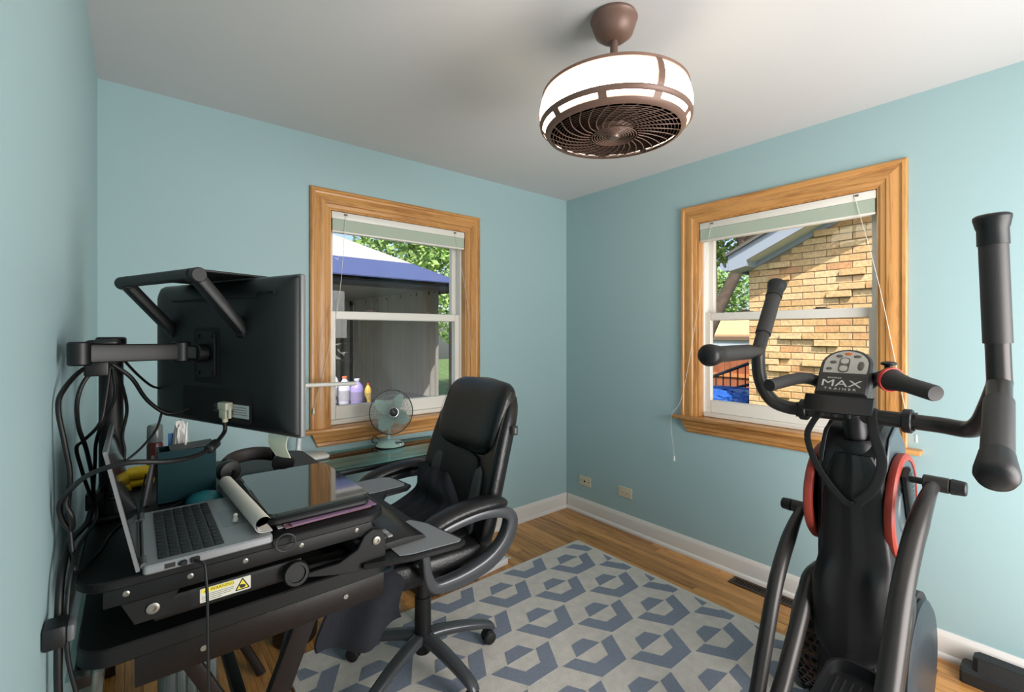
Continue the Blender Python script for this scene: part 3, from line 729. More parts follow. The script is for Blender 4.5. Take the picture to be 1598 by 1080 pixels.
b_ = BM(); box(b_, (0.069, LY0 - 0.009, PZ + 0.005), (0.081, LY0, PZ + 0.014), 0.002, 1); box(b_, (0.086, LY0 - 0.006, PZ + 0.004), (0.102, LY0, PZ + 0.015), 0.002, 1); tag(obj('usb_dongle', b_, black_plastic, t, 40))
# ear plug on the trackpad
b_ = BM(); lathe(b_, [(0.001, 0), (0.005, 0.001), (0.0062, 0.006), (0.0045, 0.010), (0.0035, 0.012), (0.0048, 0.015), (0.0045, 0.019), (0.001, 0.021)], (0.183, 1.245, PZ + 0.0185), n=16)
tag(obj('ear_plug', b_, mat('ear_plug_white', (238, 234, 224), 0.6), None, 60), 'small white ear plug standing on the silver laptop trackpad', 'ear plug')

# ------------------------------------------------------------------ papers, notebook and closed laptop
t = thing('paper_stack', 'thin stack of pink and white papers under the closed black laptop', 'papers', (0.36, 1.37, PZ))
for k, (c, dx, dy, a) in enumerate((((226, 222, 220), 0, 0.0, 0.0), ((160, 118, 126), 0.012, -0.012, 0.03), ((176, 136, 144), 0.02, 0.004, -0.02), ((158, 122, 156), 0.026, -0.014, 0.05))):
    Mp = Matrix.Translation((0.366 + dx * 0.8, 1.315 + dy, PZ + 0.0006 + k * 0.0018)) @ Matrix.Rotation(a, 4, 'Z')
    b_ = BM(); box(b_, (-0.105, -0.130, 0), (0.105, 0.14, 0.0015), 0, 1, Mp); obj('sheet', b_, mat('paper_%d' % k, c, 0.8), t, 0)
LZ = PZ + 0.0082
t = thing('closed_laptop', 'closed glossy black laptop lying on papers', 'laptop', (0.36, 1.37, LZ))
ctr = (0.362, 1.372)
b_ = BM(); slab(b_, rrect(0.245, 0.385, 0.018, 6, *ctr), LZ, LZ + 0.018, 0.006); obj('base', b_, black_plastic, t, 40)
b_ = BM(); slab(b_, rrect(0.247, 0.387, 0.020, 6, *ctr), LZ + 0.0188, LZ + 0.0305, 0.004); obj('lid', b_, mat('piano_black', (34, 42, 40), 0.07, coat=0.5), t, 40)
t = thing('curled_notebook', 'curled white notebook squeezed between the two laptops', 'notebook', (0.22, 1.33, PZ + 0.018))
for k, (rr_, cc) in enumerate(((0.0170, (226, 220, 208)), (0.0140, (120, 116, 130)), (0.0110, (220, 214, 206)))):
    sec = [(0.2385, 0.9395 + 0.0006 * k), (0.231, 0.9395 + 0.0006 * k)]
    cx, cz = 0.221, 0.9395 + rr_ + 0.0006 * k
    for j in range(15):
        a = math.radians(-80 - 17.5 * j); sec.append((cx + rr_ * math.cos(a), cz + rr_ * math.sin(a) * (0.95 if k else 1)))
    th = 0.0011
    inner = [(x + th * 0.5, z + th) for x, z in reversed(sec)]
    b_ = BM(); loft(b_, [[(x - 0.0000, 1.135 + 0.002 * k, z) for x, z in sec + inner], [(x - 0.020, 1.53 - 0.004 * k, z) for x, z in sec + inner]]); obj('page', b_, mat('page_%d' % k, cc, 0.8), t, 60)
b_ = BM(); ring(b_, (0.262, 1.118, 0.912), 0.020, 0.0019, (0.12, 1, 0.1), 36, 8); tag(obj('hair_tie', b_, mat('elastic_grey', (52, 52, 54), 0.5), None, 60), 'black elastic loop hanging over the riser edge', 'hair tie')

# ------------------------------------------------------------------ monitor with folded stand
mon = thing('monitor', 'black monitor seen from behind with its stand folded on top', 'monitor', (0.16, 1.33, 1.152))
MA = Vector((-0.369, 0.930, 0)).normalized(); MN = Vector((-MA.y, MA.x, 0))
MM = frame((0.28, 1.064, 0), MA, MN, (0, 0, 1))        # x: along the width, y: out of the back, z: up
MP = lambda x, y, z: MM @ Vector((x, y, z))
MW, Z0, Z1 = 0.588, 1.152, 1.511; MZ = (Z0 + Z1) / 2
mblack = mat('monitor_black', (16, 17, 18), 0.5, bump=0.04, bscale=600)
def mring(ins, y, r):
    return [(x, y, z) for x, z in rrect(MW - 2 * ins, Z1 - Z0 - 2 * ins, r, 5, MW / 2, MZ)]
b_ = BM(); loft(b_, [mring(0.004, 0.0, 0.006), mring(0.004, 0.006, 0.006), mring(0.008, 0.013, 0.01), mring(0.020, 0.024, 0.02), mring(0.045, 0.031, 0.03), mring(0.075, 0.033, 0.03)], M=MM); hous = obj('rear_housing', b_, mblack, mon, 50)
b_ = BM(); loft(b_, [mring(0.001, -0.012, 0.004), mring(0.0, -0.010, 0.004), mring(0.0, -0.001, 0.004), mring(0.001, 0.0, 0.004)], M=MM); obj('bezel', b_, mat('bezel_grey', (120, 120, 121), 0.4, 0.2), mon, 50)
b_ = BM(); slab(b_, rrect(MW - 0.016, Z1 - Z0 - 0.016, 0.002, 3, MW / 2, MZ), 0.0122, 0.0128, 0, MM @ Matrix(((1, 0, 0, 0), (0, 0, -1, 0), (0, 1, 0, 0), (0, 0, 0, 1)))); obj('screen', b_, black_gloss, mon, 0)
XZ = MM @ Matrix(((1, 0, 0, 0), (0, 0, 1, 0), (0, 1, 0, 0), (0, 0, 0, 1)))      # local x, z in plane and y outward
b_ = BM(); slab(b_, rrect(0.105, 0.135, 0.004, 3, 0.307, 1.328), 0.033, 0.0345, 0, XZ); obj('mount_recess', b_, mat('recess_black', (12, 12, 12), 0.7), hous, 0)
b_ = BM(); slab(b_, rrect(0.29, 0.075, 0.01, 4, 0.27, 1.212), 0.0325, 0.0338, 0, XZ); obj('port_panel', b_, MATS['recess_black'], hous, 0)
b_ = BM(); box(b_, (0.11, 0.0318, 1.462), (0.47, 0.0334, 1.466), 0, 1, MM)
for k in range(18): box(b_, (0.045 + 0.0036 * k, 0.0295, 1.468), (0.0468 + 0.0036 * k, 0.0322, 1.474), 0, 1, MM)
obj('vent_slot', b_, MATS['recess_black'], hous, 0)
b_ = BM(); slab(b_, rrect(0.105, 0.030, 0.001, 2, 0.186, 1.202), 0.0338, 0.0343, 0, XZ); lab = obj('label', b_, mat('label_white', (196, 200, 200), 0.5), hous, 0)
b_ = BM()
for k in range(4): box(b_, (0.138 + 0.004 * (k % 2), 0.0343, 1.194 + 0.0055 * k), (0.236 - 0.010 * (k % 3), 0.0346, 1.1955 + 0.0055 * k), 0, 1, MM)
for k in range(4): box(b_, (0.250, 0.0338, 1.196 + 0.0055 * k), (0.276 - 0.006 * (k % 2), 0.0341, 1.1972 + 0.0055 * k), 0, 1, MM)
obj('print', b_, mat('label_ink', (120, 122, 122), 0.6), lab, 0)
b_ = BM(); box(b_, (0.193, 0.034, 1.204), (0.228, 0.052, 1.222), 0.003, 2, MM); box(b_, (0.198, 0.036, 1.184), (0.223, 0.050, 1.206), 0.003, 2, MM)
cyl(b_, MP(0.2105, 0.043, 1.186), MP(0.2105, 0.043, 1.176), 0.006, n=12)
for x in (0.192, 0.229): cyl(b_, MP(x, 0.043, 1.214), MP(x, 0.043, 1.186), 0.0035, n=10)
obj('video_plug', b_, mat('plug_ivory', (206, 200, 178), 0.5), hous, 40)
# folded stand
STX = (0.163, 0.475)
for x in STX:
    b_ = BM(); sweep(b_, [MP(x, 0.028, 1.385), MP(x, 0.130, 1.502)], MA, 0.017, 0.012, 1, None, 0.4); obj('stand_arm', b_, mblack, mon, 40)
    b_ = BM(); cyl(b_, MP(x - 0.018, 0.131, 1.503), MP(x + 0.018, 0.131, 1.503), 0.016, n=22, bev=0.002); obj('stand_hinge', b_, mblack, mon, 40)
    b_ = BM(); cyl(b_, MP(x - 0.016, 0.026, 1.382), MP(x + 0.016, 0.026, 1.382), 0.014, n=18, bev=0.002); obj('stand_pivot', b_, mblack, mon, 40)
b_ = BM(); sweep(b_, [MP(STX[0], 0.133, 1.504), MP(STX[1], 0.133, 1.504)], MN, 0.016, 0.011, 1, None, 0.5); obj('stand_crossbar', b_, mblack, mon, 40)
b_ = BM(); slab(b_, rrect(0.30, 0.24, 0.02, 5, 0.318, 0.015), 1.5125, 1.5185, 0.002, MM); obj('stand_foot', b_, mblack, mon, 40)
# paper note stuck under the screen edge
MX = []
for k in range(9):
    q = k / 8; MX.append((q, 0.006 - 0.008 * q + 0.006 * math.sin(q * 4.0), 1.154 - 0.052 * q))
b_ = BM(); rg = [[MP(0.035 + 0.010 * q + dx * (0.066 - 0.016 * q), y + dy, z) for dx, dy in ((0, 0), (0.5, 0.004), (1, 0.002), (1, 0.0008), (0.5, 0.0028), (0, -0.0012))] for q, y, z in MX]
loft(b_, rg); tag(obj('paper_note', b_, mat('note_paper', (222, 220, 198), 0.8), None, 60), 'curled cream paper note hanging from the bottom edge of the monitor', 'paper')

# ------------------------------------------------------------------ monitor arm on its pole
arm = thing('monitor_mount', 'black clamp-on monitor arm and pole with bundled cables', 'monitor arm', (-0.045, 1.535, PZ))
steelblk = mat('arm_black', (11, 11, 12), 0.45)
b_ = BM(); cyl(b_, (-0.045, 1.535, PZ + 0.012), (-0.045, 1.535, 1.345), 0.024, n=24, bev=0.002); obj('pole', b_, steelblk, arm)
b_ = BM(); box(b_, (-0.092, 1.49, PZ), (0.005, 1.58, PZ + 0.014), 0.004); cyl(b_, (-0.045, 1.535, PZ + 0.012), (-0.045, 1.535, PZ + 0.05), 0.031, n=24, bev=0.003); obj('foot_plate', b_, steelblk, arm)
b_ = BM(); cyl(b_, (-0.045, 1.535, 1.318), (-0.045, 1.535, 1.372), 0.030, n=24, bev=0.004); obj('pole_collar', b_, steelblk, arm)
b_ = BM(); box(b_, (-0.014, -0.125, -0.017), (0.014, 0.125, 0.017), 0.005, 2, Matrix.Translation((-0.063, 1.415, 1.342)) @ Matrix.Rotation(-0.13, 4, 'Z')); obj('lower_link', b_, steelblk, arm)
P0, P1 = Vector((-0.085, 1.262, 1.340)), Vector((0.085, 1.335, 1.338))
b_ = BM(); sweep(b_, [P0, P1], (0, 0, 1), 0.019, 0.013, 1, None, 0.3); obj('upper_link', b_, steelblk, arm)
for p in (P0, P1):
    b_ = BM(); cyl(b_, p + Vector((0, 0, -0.024)), p + Vector((0, 0, 0.024)), 0.019, n=24, bev=0.003); obj('joint', b_, steelblk, arm)
b_ = BM(); ell(b_, (-0.05, 1.285, 1.362), (0.028, 0.016, 0.006), 0.6); obj('cable_cover', b_, steelblk, arm)
b_ = BM(); sweep(b_, [P1, MP(0.300, 0.046, 1.334)], (0, 0, 1), 0.016, 0.012, 1, None, 0.4); obj('tilt_head', b_, steelblk, arm)
b_ = BM(); slab(b_, rrect(0.075, 0.11, 0.006, 3, 0.300, 1.330), 0.0345, 0.0395, 0.001, XZ)
for dx in (-0.03, 0.03):
    for dz in (-0.045, 0.045): cyl(b_, MP(0.300 + dx, 0.039, 1.33 + dz), MP(0.300 + dx, 0.043, 1.33 + dz), 0.005, n=10)
obj('mount_plate', b_, steelblk, arm, 40)
b_ = BM(); cyl(b_, MP(0.300, 0.039, 1.334), MP(0.300, 0.062, 1.334), 0.022, n=22, bev=0.003); obj('tilt_joint', b_, steelblk, arm)
b_ = BM(); ring(b_, (-0.045, 1.535, 0.982), 0.027, 0.006, n=24); box(b_, (-0.090, 1.474, 0.960), (-0.058, 1.512, 1.000), 0.004); obj('cable_clip', b_, steelblk, arm)
b_ = BM(); box(b_, (-0.02, -0.012, -0.022), (0.02, 0.012, 0.022), 0.004, 2, Matrix.Translation((-0.062, 1.318, 1.312))); obj('cable_tie', b_, steelblk, arm)

CABLES = {
  'a': [(-0.058, 1.340, 1.318), (-0.087, 1.300, 1.302), (-0.107, 1.226, 1.268), (-0.110, 1.203, 1.237), (-0.101, 1.195, 1.177), (-0.093, 1.189, 1.118), (-0.097, 1.206, 1.054), (-0.093, 1.202, 0.993), (-0.088, 1.190, 0.936)],
  'b': [(-0.050, 1.335, 1.309), (-0.078, 1.319, 1.287), (-0.092, 1.317, 1.241), (-0.092, 1.343, 1.183), (-0.082, 1.374, 1.128), (-0.075, 1.433, 1.049), (-0.075, 1.479, 0.980)],
  'c': [(-0.041, 1.327, 1.306), (-0.048, 1.333, 1.242), (-0.057, 1.328, 1.188), (-0.086, 1.375, 1.146), (-0.098, 1.385, 1.129), (-0.092, 1.402, 1.082), (-0.082, 1.439, 1.020), (-0.072, 1.482, 0.975)],
  'd': [(0.162, 1.244, 1.178), (0.158, 1.238, 1.150), (0.113, 1.162, 1.130), (0.056, 1.100, 1.135), (-0.009, 1.078, 1.148), (-0.061, 1.105, 1.131), (-0.095, 1.158, 1.090), (-0.106, 1.174, 1.063), (-0.102, 1.184, 1.032), (-0.091, 1.188, 1.014), (-0.089, 1.166, 1.044), (-0.097, 1.167, 1.067), (-0.095, 1.178, 1.087)],
  'e': [(-0.038, 1.351, 1.313), (-0.005, 1.363, 1.279), (0.024, 1.404, 1.221), (0.064, 1.422, 1.183), (0.108, 1.412, 1.192), (0.122, 1.400, 1.217)],
  'f': [(-0.019, 1.413, 1.318), (0.007, 1.483, 1.277), (0.036, 1.540, 1.242), (0.064, 1.556, 1.231)],
  'g': [(0.058, 1.556, 1.172), (0.044, 1.540, 1.125), (0.012, 1.505, 1.088), (-0.022, 1.482, 1.060), (-0.052, 1.482, 1.020), (-0.068, 1.490, 0.985)],
  'h': [(-0.033, 1.360, 1.310), (-0.021, 1.414, 1.254), (-0.014, 1.461, 1.194), (-0.023, 1.481, 1.130), (-0.019, 1.491, 1.088), (-0.027, 1.497, 1.024), (-0.054, 1.493, 0.979), (-0.069, 1.500, 0.968)],
  'i': [(-0.036, 1.324, 1.303), (-0.034, 1.348, 1.239), (-0.056, 1.380, 1.179), (-0.067, 1.402, 1.133), (-0.070, 1.430, 1.086), (-0.074, 1.465, 1.026), (-0.077, 1.493, 0.978)],
  'j': [(-0.076, 1.492, 0.973), (-0.081, 1.383, 0.962), (-0.096, 1.240, 0.974), (-0.102, 1.165, 0.945), (-0.103, 1.132, 0.890), (-0.103, 1.125, 0.820), (-0.103, 1.125, 0.765), (-0.101, 1.130, 0.650), (-0.098, 1.150, 0.508), (-0.088, 1.250, 0.120), (-0.080, 1.350, 0.008)],
  'k': [(-0.072, 1.489, 0.973), (-0.066, 1.365, 0.970), (-0.082, 1.215, 0.972), (-0.089, 1.150, 0.944), (-0.092, 1.122, 0.880), (-0.090, 1.118, 0.811), (-0.078, 1.122, 0.731), (-0.066, 1.130, 0.629), (-0.050, 1.190, 0.250), (-0.040, 1.300, 0.008)],
  'l': [(0.100, 1.535, 0.9235), (0.066, 1.500, 0.9235), (0.030, 1.468, 0.9235), (-0.012, 1.460, 0.9235), (-0.040, 1.400, 0.9235), (-0.055, 1.300, 0.9235), (-0.076, 1.225, 0.9245), (-0.092, 1.190, 0.920), (-0.096, 1.175, 0.900)],
  'm': [(0.024, 1.612, 0.995), (0.017, 1.580, 0.965), (0.013, 1.530, 0.938), (0.010, 1.500, 0.9235), (0.000, 1.483, 0.9225)],
}
CLAB = {'a': 'black cable looping out to the wall beside the monitor pole', 'b': 'black cable bowing down from the monitor arm elbow to the clip', 'c': 'thin black cable bent sharply towards the wall below the arm elbow',
        'd': 'thick black video cable from the monitor plug with a hanging loop at the wall', 'e': 'black power cable curving from the arm into the monitor back', 'f': 'short black cable from the arm to the monitor edge',
        'g': 'black cable hanging from the monitor corner towards the pole', 'h': 'black cable running down the monitor side of the pole', 'i': 'black cable crossing in front of the pole',
        'j': 'black cable bundle dropping down the wall behind the riser', 'k': 'black cord hanging past the power adapter to the floor', 'l': 'black cable lying across the riser behind the open laptop', 'm': 'thin black wire dropping from the teal box'}
CR = {'d': 0.0045, 'e': 0.0045, 'a': 0.0045, 'b': 0.0042, 'j': 0.006, 'f': 0.003, 'm': 0.0022, 'g': 0.003, 'l': 0.003}
for k, pts in CABLES.items():
    b_ = BM(); tube(b_, pts, CR.get(k, 0.0036), 8, 6); cb = tag(obj('cable', b_, cable_m, None, 60), CLAB[k], 'cable', 'cables around the monitor arm')
    if k == 'd':
        b_ = BM(); cyl(b_, (0.141, 1.205, 1.1385), (0.122, 1.174, 1.1315), 0.010, n=16, bev=0.003); obj('ferrite_core', b_, black_plastic, cb, 50)
b_ = BM(); tube(b_, [(0.094, 1.105, 0.929), (0.106, 1.092, 0.925), (0.109, 1.086, 0.909), (0.111, 1.080, 0.854), (0.112, 1.080, 0.758), (0.115, 1.085, 0.630), (0.124, 1.10, 0.403), (0.14, 1.12, 0.15), (0.2, 1.16, 0.005)], 0.0028, 8, 6)
tag(obj('charger_cord', b_, cable_m, None, 60), 'thin charger cord hanging from the silver laptop to the floor', 'cord')
t = thing('power_adapter', 'black power adapter hanging on the wall beside the riser', 'power adapter', (-0.098, 1.092, 0.855))
b_ = BM(); box(b_, (-0.1185, 1.068, 0.855), (-0.088, 1.116, 0.892), 0.005); obj('body', b_, black_plastic, t, 40)
b_ = BM(); box(b_, (-0.0885, 1.073, 0.860), (-0.078, 1.111, 0.888), 0.004); obj('grey_face', b_, mat('adapter_grey', (96, 98, 100), 0.5), t, 40)

# ------------------------------------------------------------------ small things on the riser
teal = mat('teal_box', (0, 44, 50), 0.6, spec=0.25)
t = thing('teal_box', 'dark teal storage box with a black flap on the riser', 'box', (0.115, 1.585, PZ))
b_ = BM()
for a, c in (((0.048, 1.548, PZ), (0.180, 1.552, 1.062)), ((0.048, 1.626, PZ), (0.180, 1.63, 1.062)), ((0.048, 1.552, PZ), (0.052, 1.626, 1.062)), ((0.176, 1.552, PZ), (0.180, 1.626, 1.062)), ((0.048, 1.548, PZ), (0.18, 1.63, PZ + 0.004))): box(b_, a, c)
obj('body', b_, teal, t, 0)
b_ = BM(); box(b_, (-0.05, -0.040, 0), (0.052, 0.040, 0.003), 0.001, 1, Matrix.Translation((0.125, 1.589, 1.0625)) @ Matrix.Rotation(-0.05, 4, 'Y')); obj('flap', b_, mat('flap_black', (50, 50, 50), 0.6), t, 40)
b_ = BM(); cyl(b_, (0.168, 1.548, 1.046), (0.168, 1.5465, 1.046), 0.0025, n=12); obj('rivet', b_, steel, t)
b_ = BM(); tube(b_, [(0.112, 1.60, 1.064), (0.114, 1.60, 1.10), (0.116, 1.602, 1.128)], lambda q: 0.003 - 0.0012 * q, 8, 4); o = tag(obj('toothpick_brush', b_, mat('brush_white', (228, 226, 222), 0.5), None, 60), 'thin white brush stick standing on the teal box', 'brush')
t = thing('tissue_bundle', 'crumpled white tissue with blue card behind the teal box', 'tissue', (0.10, 1.68, PZ))
b_ = BM(); ell(b_, (0.105, 1.68, 1.023), (0.018, 0.014, 0.10), 0.8)
for v in b_.verts: v.co += Vector((random.uniform(-1, 1), random.uniform(-1, 1), random.uniform(-1, 1))) * 0.004
obj('tissue', b_, mat('tissue_white', (214, 212, 208), 0.8), t, 30)
b_ = BM(); box(b_, (0.076, 1.678, PZ + 0.001), (0.088, 1.682, 1.088)); obj('card', b_, mat('card_blue', (52, 104, 158), 0.5), t, 0)
t = thing('spice_bottle', 'small clear bottle with dark red contents and grey cap on the riser', 'bottle', (0.052, 1.90, PZ))
b_ = BM(); lathe(b_, [(0.001, 0), (0.020, 0.0), (0.022, 0.004), (0.022, 0.10), (0.018, 0.108), (0.001, 0.108)], (0.052, 1.90, PZ), n=24); obj('body', b_, mat('bottle_red', (74, 26, 26), 0.3), t, 40)
b_ = BM(); lathe(b_, [(0.001, 0.1085), (0.021, 0.1085), (0.022, 0.112), (0.021, 0.158), (0.017, 0.164), (0.001, 0.164)], (0.052, 1.90, PZ), n=24); obj('cap', b_, mat('cap_grey', (104, 112, 112), 0.25), t, 40)
t = thing('yellow_cloth', 'folded yellow cleaning cloth beside the monitor pole', 'cloth', (0.012, 1.80, PZ))
for k in range(2):
    b_ = BM(); ell(b_, (0.012, 1.80, PZ + 0.0148 + 0.024 * k), (0.036, 0.045, 0.0125), 0.55, 28, 12)
    for v in b_.verts: v.co.z += 0.0028 * math.sin(v.co.x * 160 + k) * math.cos(v.co.y * 90)
    obj('fold', b_, mat('cloth_yellow', (230, 186, 16), 0.85, bump=0.2, bscale=150), t, 60)
t = thing('folder', 'grey folder leaning against the teal box', 'folder', (0.03, 1.60, PZ))
b_ = BM(); box(b_, (-0.003, -0.035, 0), (0.003, 0.035, 0.12), 0.001, 1, Matrix.Translation((0.0195, 1.60, PZ + 0.001)) @ Matrix.Rotation(0.17, 4, 'Y')); obj('cover', b_, mat('folder_grey', (110, 104, 108), 0.5), t, 40)
b_ = BM(); box(b_, (0.003, -0.033, 0.002), (0.009, 0.033, 0.112), 0.0, 1, Matrix.Translation((0.0195, 1.60, PZ + 0.001)) @ Matrix.Rotation(0.17, 4, 'Y')); obj('sheets', b_, mat('folder_sheets', (40, 40, 46), 0.6), t, 0)
b_ = BM(); lathe(b_, [(0.042, 0.0), (0.044, 0.004), (0.041, 0.014), (0.030, 0.024), (0.014, 0.029), (0.001, 0.030)], (0.148, 1.502, PZ + 0.0004), n=36)
tag(obj('turquoise_dome', b_, mat('turquoise', (30, 112, 122), 0.4), None, 60), 'turquoise domed dish in front of the teal box', 'dish')
# headphones
t = thing('headphones', 'black over-ear headphones lying on the riser', 'headphones', (0.30, 1.72, PZ))
hb = mat('headphone_black', (24, 23, 23), 0.4)
b_ = BM(); pts = [(0.305 + 0.085 * math.cos(math.radians(a)), 1.700 + 0.080 * math.sin(math.radians(a)), PZ + 0.030 + 0.018 * math.sin(math.radians(a))) for a in range(-20, 221, 20)]
sweep(b_, pts, (0, 0, 1), 0.019, 0.0055, 3, None, 0.5); obj('headband', b_, hb, t, 50)
b_ = BM(); sweep(b_, [Vector(p) + Vector((0, 0, 0.002)) for p in pts[3:10]], (0, 0, 1), 0.022, 0.011, 3, None, 0.7); obj('band_cushion', b_, mat('cushion_brown', (44, 38, 36), 0.6), t, 60)
for sx, a in ((1, -0.3), (-1, 0.3)):
    Mc = Matrix.Translation((0.305 + sx * 0.078, 1.665, PZ + 0.033)) @ Matrix.Rotation(a, 4, 'Z') @ Matrix.Rotation(0.25 * sx, 4, 'Y')
    b_ = BM(); lathe(b_, [(0.001, -0.016), (0.030, -0.014), (0.034, -0.006), (0.034, 0.006), (0.030, 0.012), (0.020, 0.013), (0.001, 0.010)], (0, 0, 0), (0, 1, 0), 28, Mc); obj('ear_cup', b_, hb, t, 50)
    b_ = BM(); ring(b_, (0, 0.015, 0), 0.022, 0.010, (0, 1, 0), 28, 10, Mc); obj('ear_pad', b_, MATS['cushion_brown'], t, 60)
b_ = BM(); ell(b_, (0.258, 1.605, PZ + 0.012), (0.012, 0.008, 0.011), 0.8)
tag(obj('green_clip', b_, mat('clip_green', (120, 170, 90), 0.5), None, 60), 'small green clip between headphones and closed laptop', 'clip')

# ------------------------------------------------------------------ things on the glass at the window
LXc, LYc = 0.675, 2.44
lampw = mat('lamp_white', (226, 224, 216), 0.4)
t = thing('desk_lamp', 'white folding LED desk lamp on the glass under the window', 'desk lamp', (LXc, LYc, GZ))
b_ = BM(); slab(b_, rrect(0.17, 0.12, 0.03, 6, LXc + 0.01, LYc), GZ + 0.0003, GZ + 0.018, 0.005); obj('base', b_, lampw, t, 50)
b_ = BM(); cyl(b_, (LXc - 0.045, LYc, GZ + 0.017), (LXc - 0.045, LYc, GZ + 0.055), 0.014, n=16, bev=0.003); obj('neck', b_, lampw, t, 50)
b_ = BM(); sweep(b_, [(LXc - 0.045, LYc, GZ + 0.05), (LXc - 0.018, LYc, GZ + 0.375)], (1, 0, 0), 0.013, 0.008, 1, None, 0.4); arm_l = obj('arm', b_, mat('lamp_silver', (196, 204, 204), 0.3, 0.3), t, 50)
b_ = BM(); cyl(b_, (LXc - 0.024, LYc - 0.012, GZ + 0.285), (LXc - 0.024, LYc + 0.012, GZ + 0.285), 0.011, n=18, bev=0.002); obj('joint', b_, black_plastic, arm_l, 50)
b_ = BM(); sweep(b_, [(LXc - 0.03, LYc, GZ + 0.372), (LXc + 0.24, LYc - 0.01, GZ + 0.365)], (0, 1, 0), 0.020, 0.010, 1, None, 0.4); obj('lamp_head', b_, lampw, t, 50)
# fan
mint = mat('fan_mint', (186, 220, 210), 0.35)
FC = Vector((1.105, 2.40, 0.945))
t = thing('table_fan', 'mint green retro table fan with chrome cage on the glass desk', 'table fan', (1.11, 2.43, GZ))
b_ = BM(); lathe(b_, [(0.001, 0), (0.074, 0.0), (0.078, 0.006), (0.070, 0.018), (0.045, 0.030), (0.020, 0.036), (0.001, 0.037)], (1.11, 2.43, GZ + 0.0003), n=36); fb = obj('base', b_, mint, t, 50)
b_ = BM(); lathe(b_, [(0.073, 0.0), (0.080, 0.001), (0.080, 0.006), (0.073, 0.007), (0.073, 0.0)], (1.11, 2.43, GZ + 0.0004), n=36); obj('base_ring', b_, black_plastic, fb, 50)
b_ = BM(); box(b_, (-0.03, -0.012, -0.003), (0.03, 0.012, 0.003), 0.002, 1, Matrix.Translation((1.125, 2.375, GZ + 0.024)) @ Matrix.Rotation(-0.45, 4, 'Z') @ Matrix.Rotation(0.45, 4, 'X')); obj('switch_panel', b_, chrome, fb, 40)
fd = Vector((-0.10, -0.95, 0.10)).normalized(); fa, fbv = basis(fd)
b_ = BM(); cyl(b_, (1.11, 2.45, GZ + 0.03), (1.11, 2.46, 0.90), 0.010, n=14); obj('stem', b_, mint, t)
mc = FC - fd * 0.03
b_ = BM(); lathe(b_, [(0.001, -0.09), (0.030, -0.085), (0.042, -0.06), (0.044, -0.03), (0.036, -0.012), (0.001, -0.010)], FC, fd, 24); obj('motor', b_, mint, t, 50)
R0 = 0.122
b_ = BM()
ring(b_, FC, R0, 0.0032, fd, 56, 8); obj('cage_rim', b_, mat('cage_dark', (70, 74, 76), 0.3, 0.7), t, 60)
for sgn, nm in ((1, 'front_cage'), (-1, 'rear_cage')):
    b_ = BM()
    for k in range(56):
        a = 2 * PI * k / 56; d = fa * math.cos(a) + fbv * math.sin(a); d2 = fa * math.cos(a + 0.25) + fbv * math.sin(a + 0.25)
        tube(b_, [FC + d2 * 0.026 + fd * sgn * 0.036, FC + d2 * 0.07 + fd * sgn * 0.032, FC + d * 0.108 + fd * sgn * 0.016, FC + d * R0], 0.0012, 4, 3)
    for r, h in ((0.026, 0.036), (0.060, 0.033), (0.092, 0.024)): ring(b_, FC + fd * sgn * h, r, 0.0011, fd, 36, 5)
    obj(nm, b_, mat('cage_wire', (186, 192, 192), 0.3, 0.4), t, 60)
b_ = BM(); lathe(b_, [(0.001, 0.044), (0.014, 0.043), (0.022, 0.040), (0.024, 0.034), (0.001, 0.033)], FC, fd, 24); badge = obj('badge', b_, mat('badge_dark', (34, 38, 46), 0.3), t, 50)
b_ = BM(); ring(b_, FC + fd * 0.038, 0.0245, 0.0022, fd, 28, 6); obj('badge_ring', b_, chrome, badge, 60)
for k in range(4):
    a = 0.6 + PI / 2 * k; d = fa * math.cos(a) + fbv * math.sin(a); s = fd.cross(d)
    rg = []
    for q in range(7):
        r = 0.014 + 0.096 * q / 6; w = 0.016 + 0.026 * math.sin(PI * min(1, q / 6 * 0.85 + 0.15)) ; tw = 0.5
        pc = FC + d * r; wv = (s * math.cos(tw) + fd * math.sin(tw))
        rg.append([pc + wv * w + fd * 0.0008, pc - wv * w + fd * 0.0008, pc - wv * w - fd * 0.0008, pc + wv * w - fd * 0.0008])
    b_ = BM(); loft(b_, rg); obj('blade', b_, mint, t, 60)
b_ = BM(); lathe(b_, [(0.001, -0.012), (0.018, -0.012), (0.018, 0.014), (0.001, 0.018)], FC, fd, 20); obj('blade_hub', b_, mint, t)
b_ = BM(); tube(b_, [(1.075, 2.495, GZ + 0.03), (1.05, 2.508, GZ + 0.05), (1.04, 2.508, GZ + 0.02), (1.10, 2.512, GZ + 0.004), (1.25, 2.505, GZ + 0.004), (1.40, 2.49, GZ + 0.004)], 0.0028, 8, 5); obj('cord', b_, cable_m, t, 60)

# ------------------------------------------------------------------ floor things under the desks
t = thing('slim_cabinet', 'slim grey metal box standing under the glass desk', 'cabinet', (0.12, 1.62, 0))
part_box('body', (0.055, 1.40, 0.0), (0.165, 1.82, 0.60), mat('cabinet_grey', (112, 122, 122), 0.3, 0.2), t, 0.006)
for k in range(5): part_box('front_rib', (0.060 + 0.021 * k, 1.392, 0.03), (0.072 + 0.021 * k, 1.40, 0.57), mat('cabinet_rib', (84, 92, 92), 0.35, 0.2), t, 0.002)
b_ = BM(); lathe(b_, [(0.001, 0.0), (0.085, 0.0), (0.092, 0.01), (0.108, 0.30), (0.111, 0.302), (0.111, 0.310), (0.104, 0.310), (0.088, 0.016), (0.001, 0.012)], (0.565, 2.24, 0.0005), n=36)
tag(obj('waste_bin', b_, black_plastic, None, 50), 'round black waste bin on the floor below the glass desk', 'waste bin')
t = thing('storage_box', 'low dark grey box on the floor behind the office chair', 'box', (1.27, 2.25, 0))
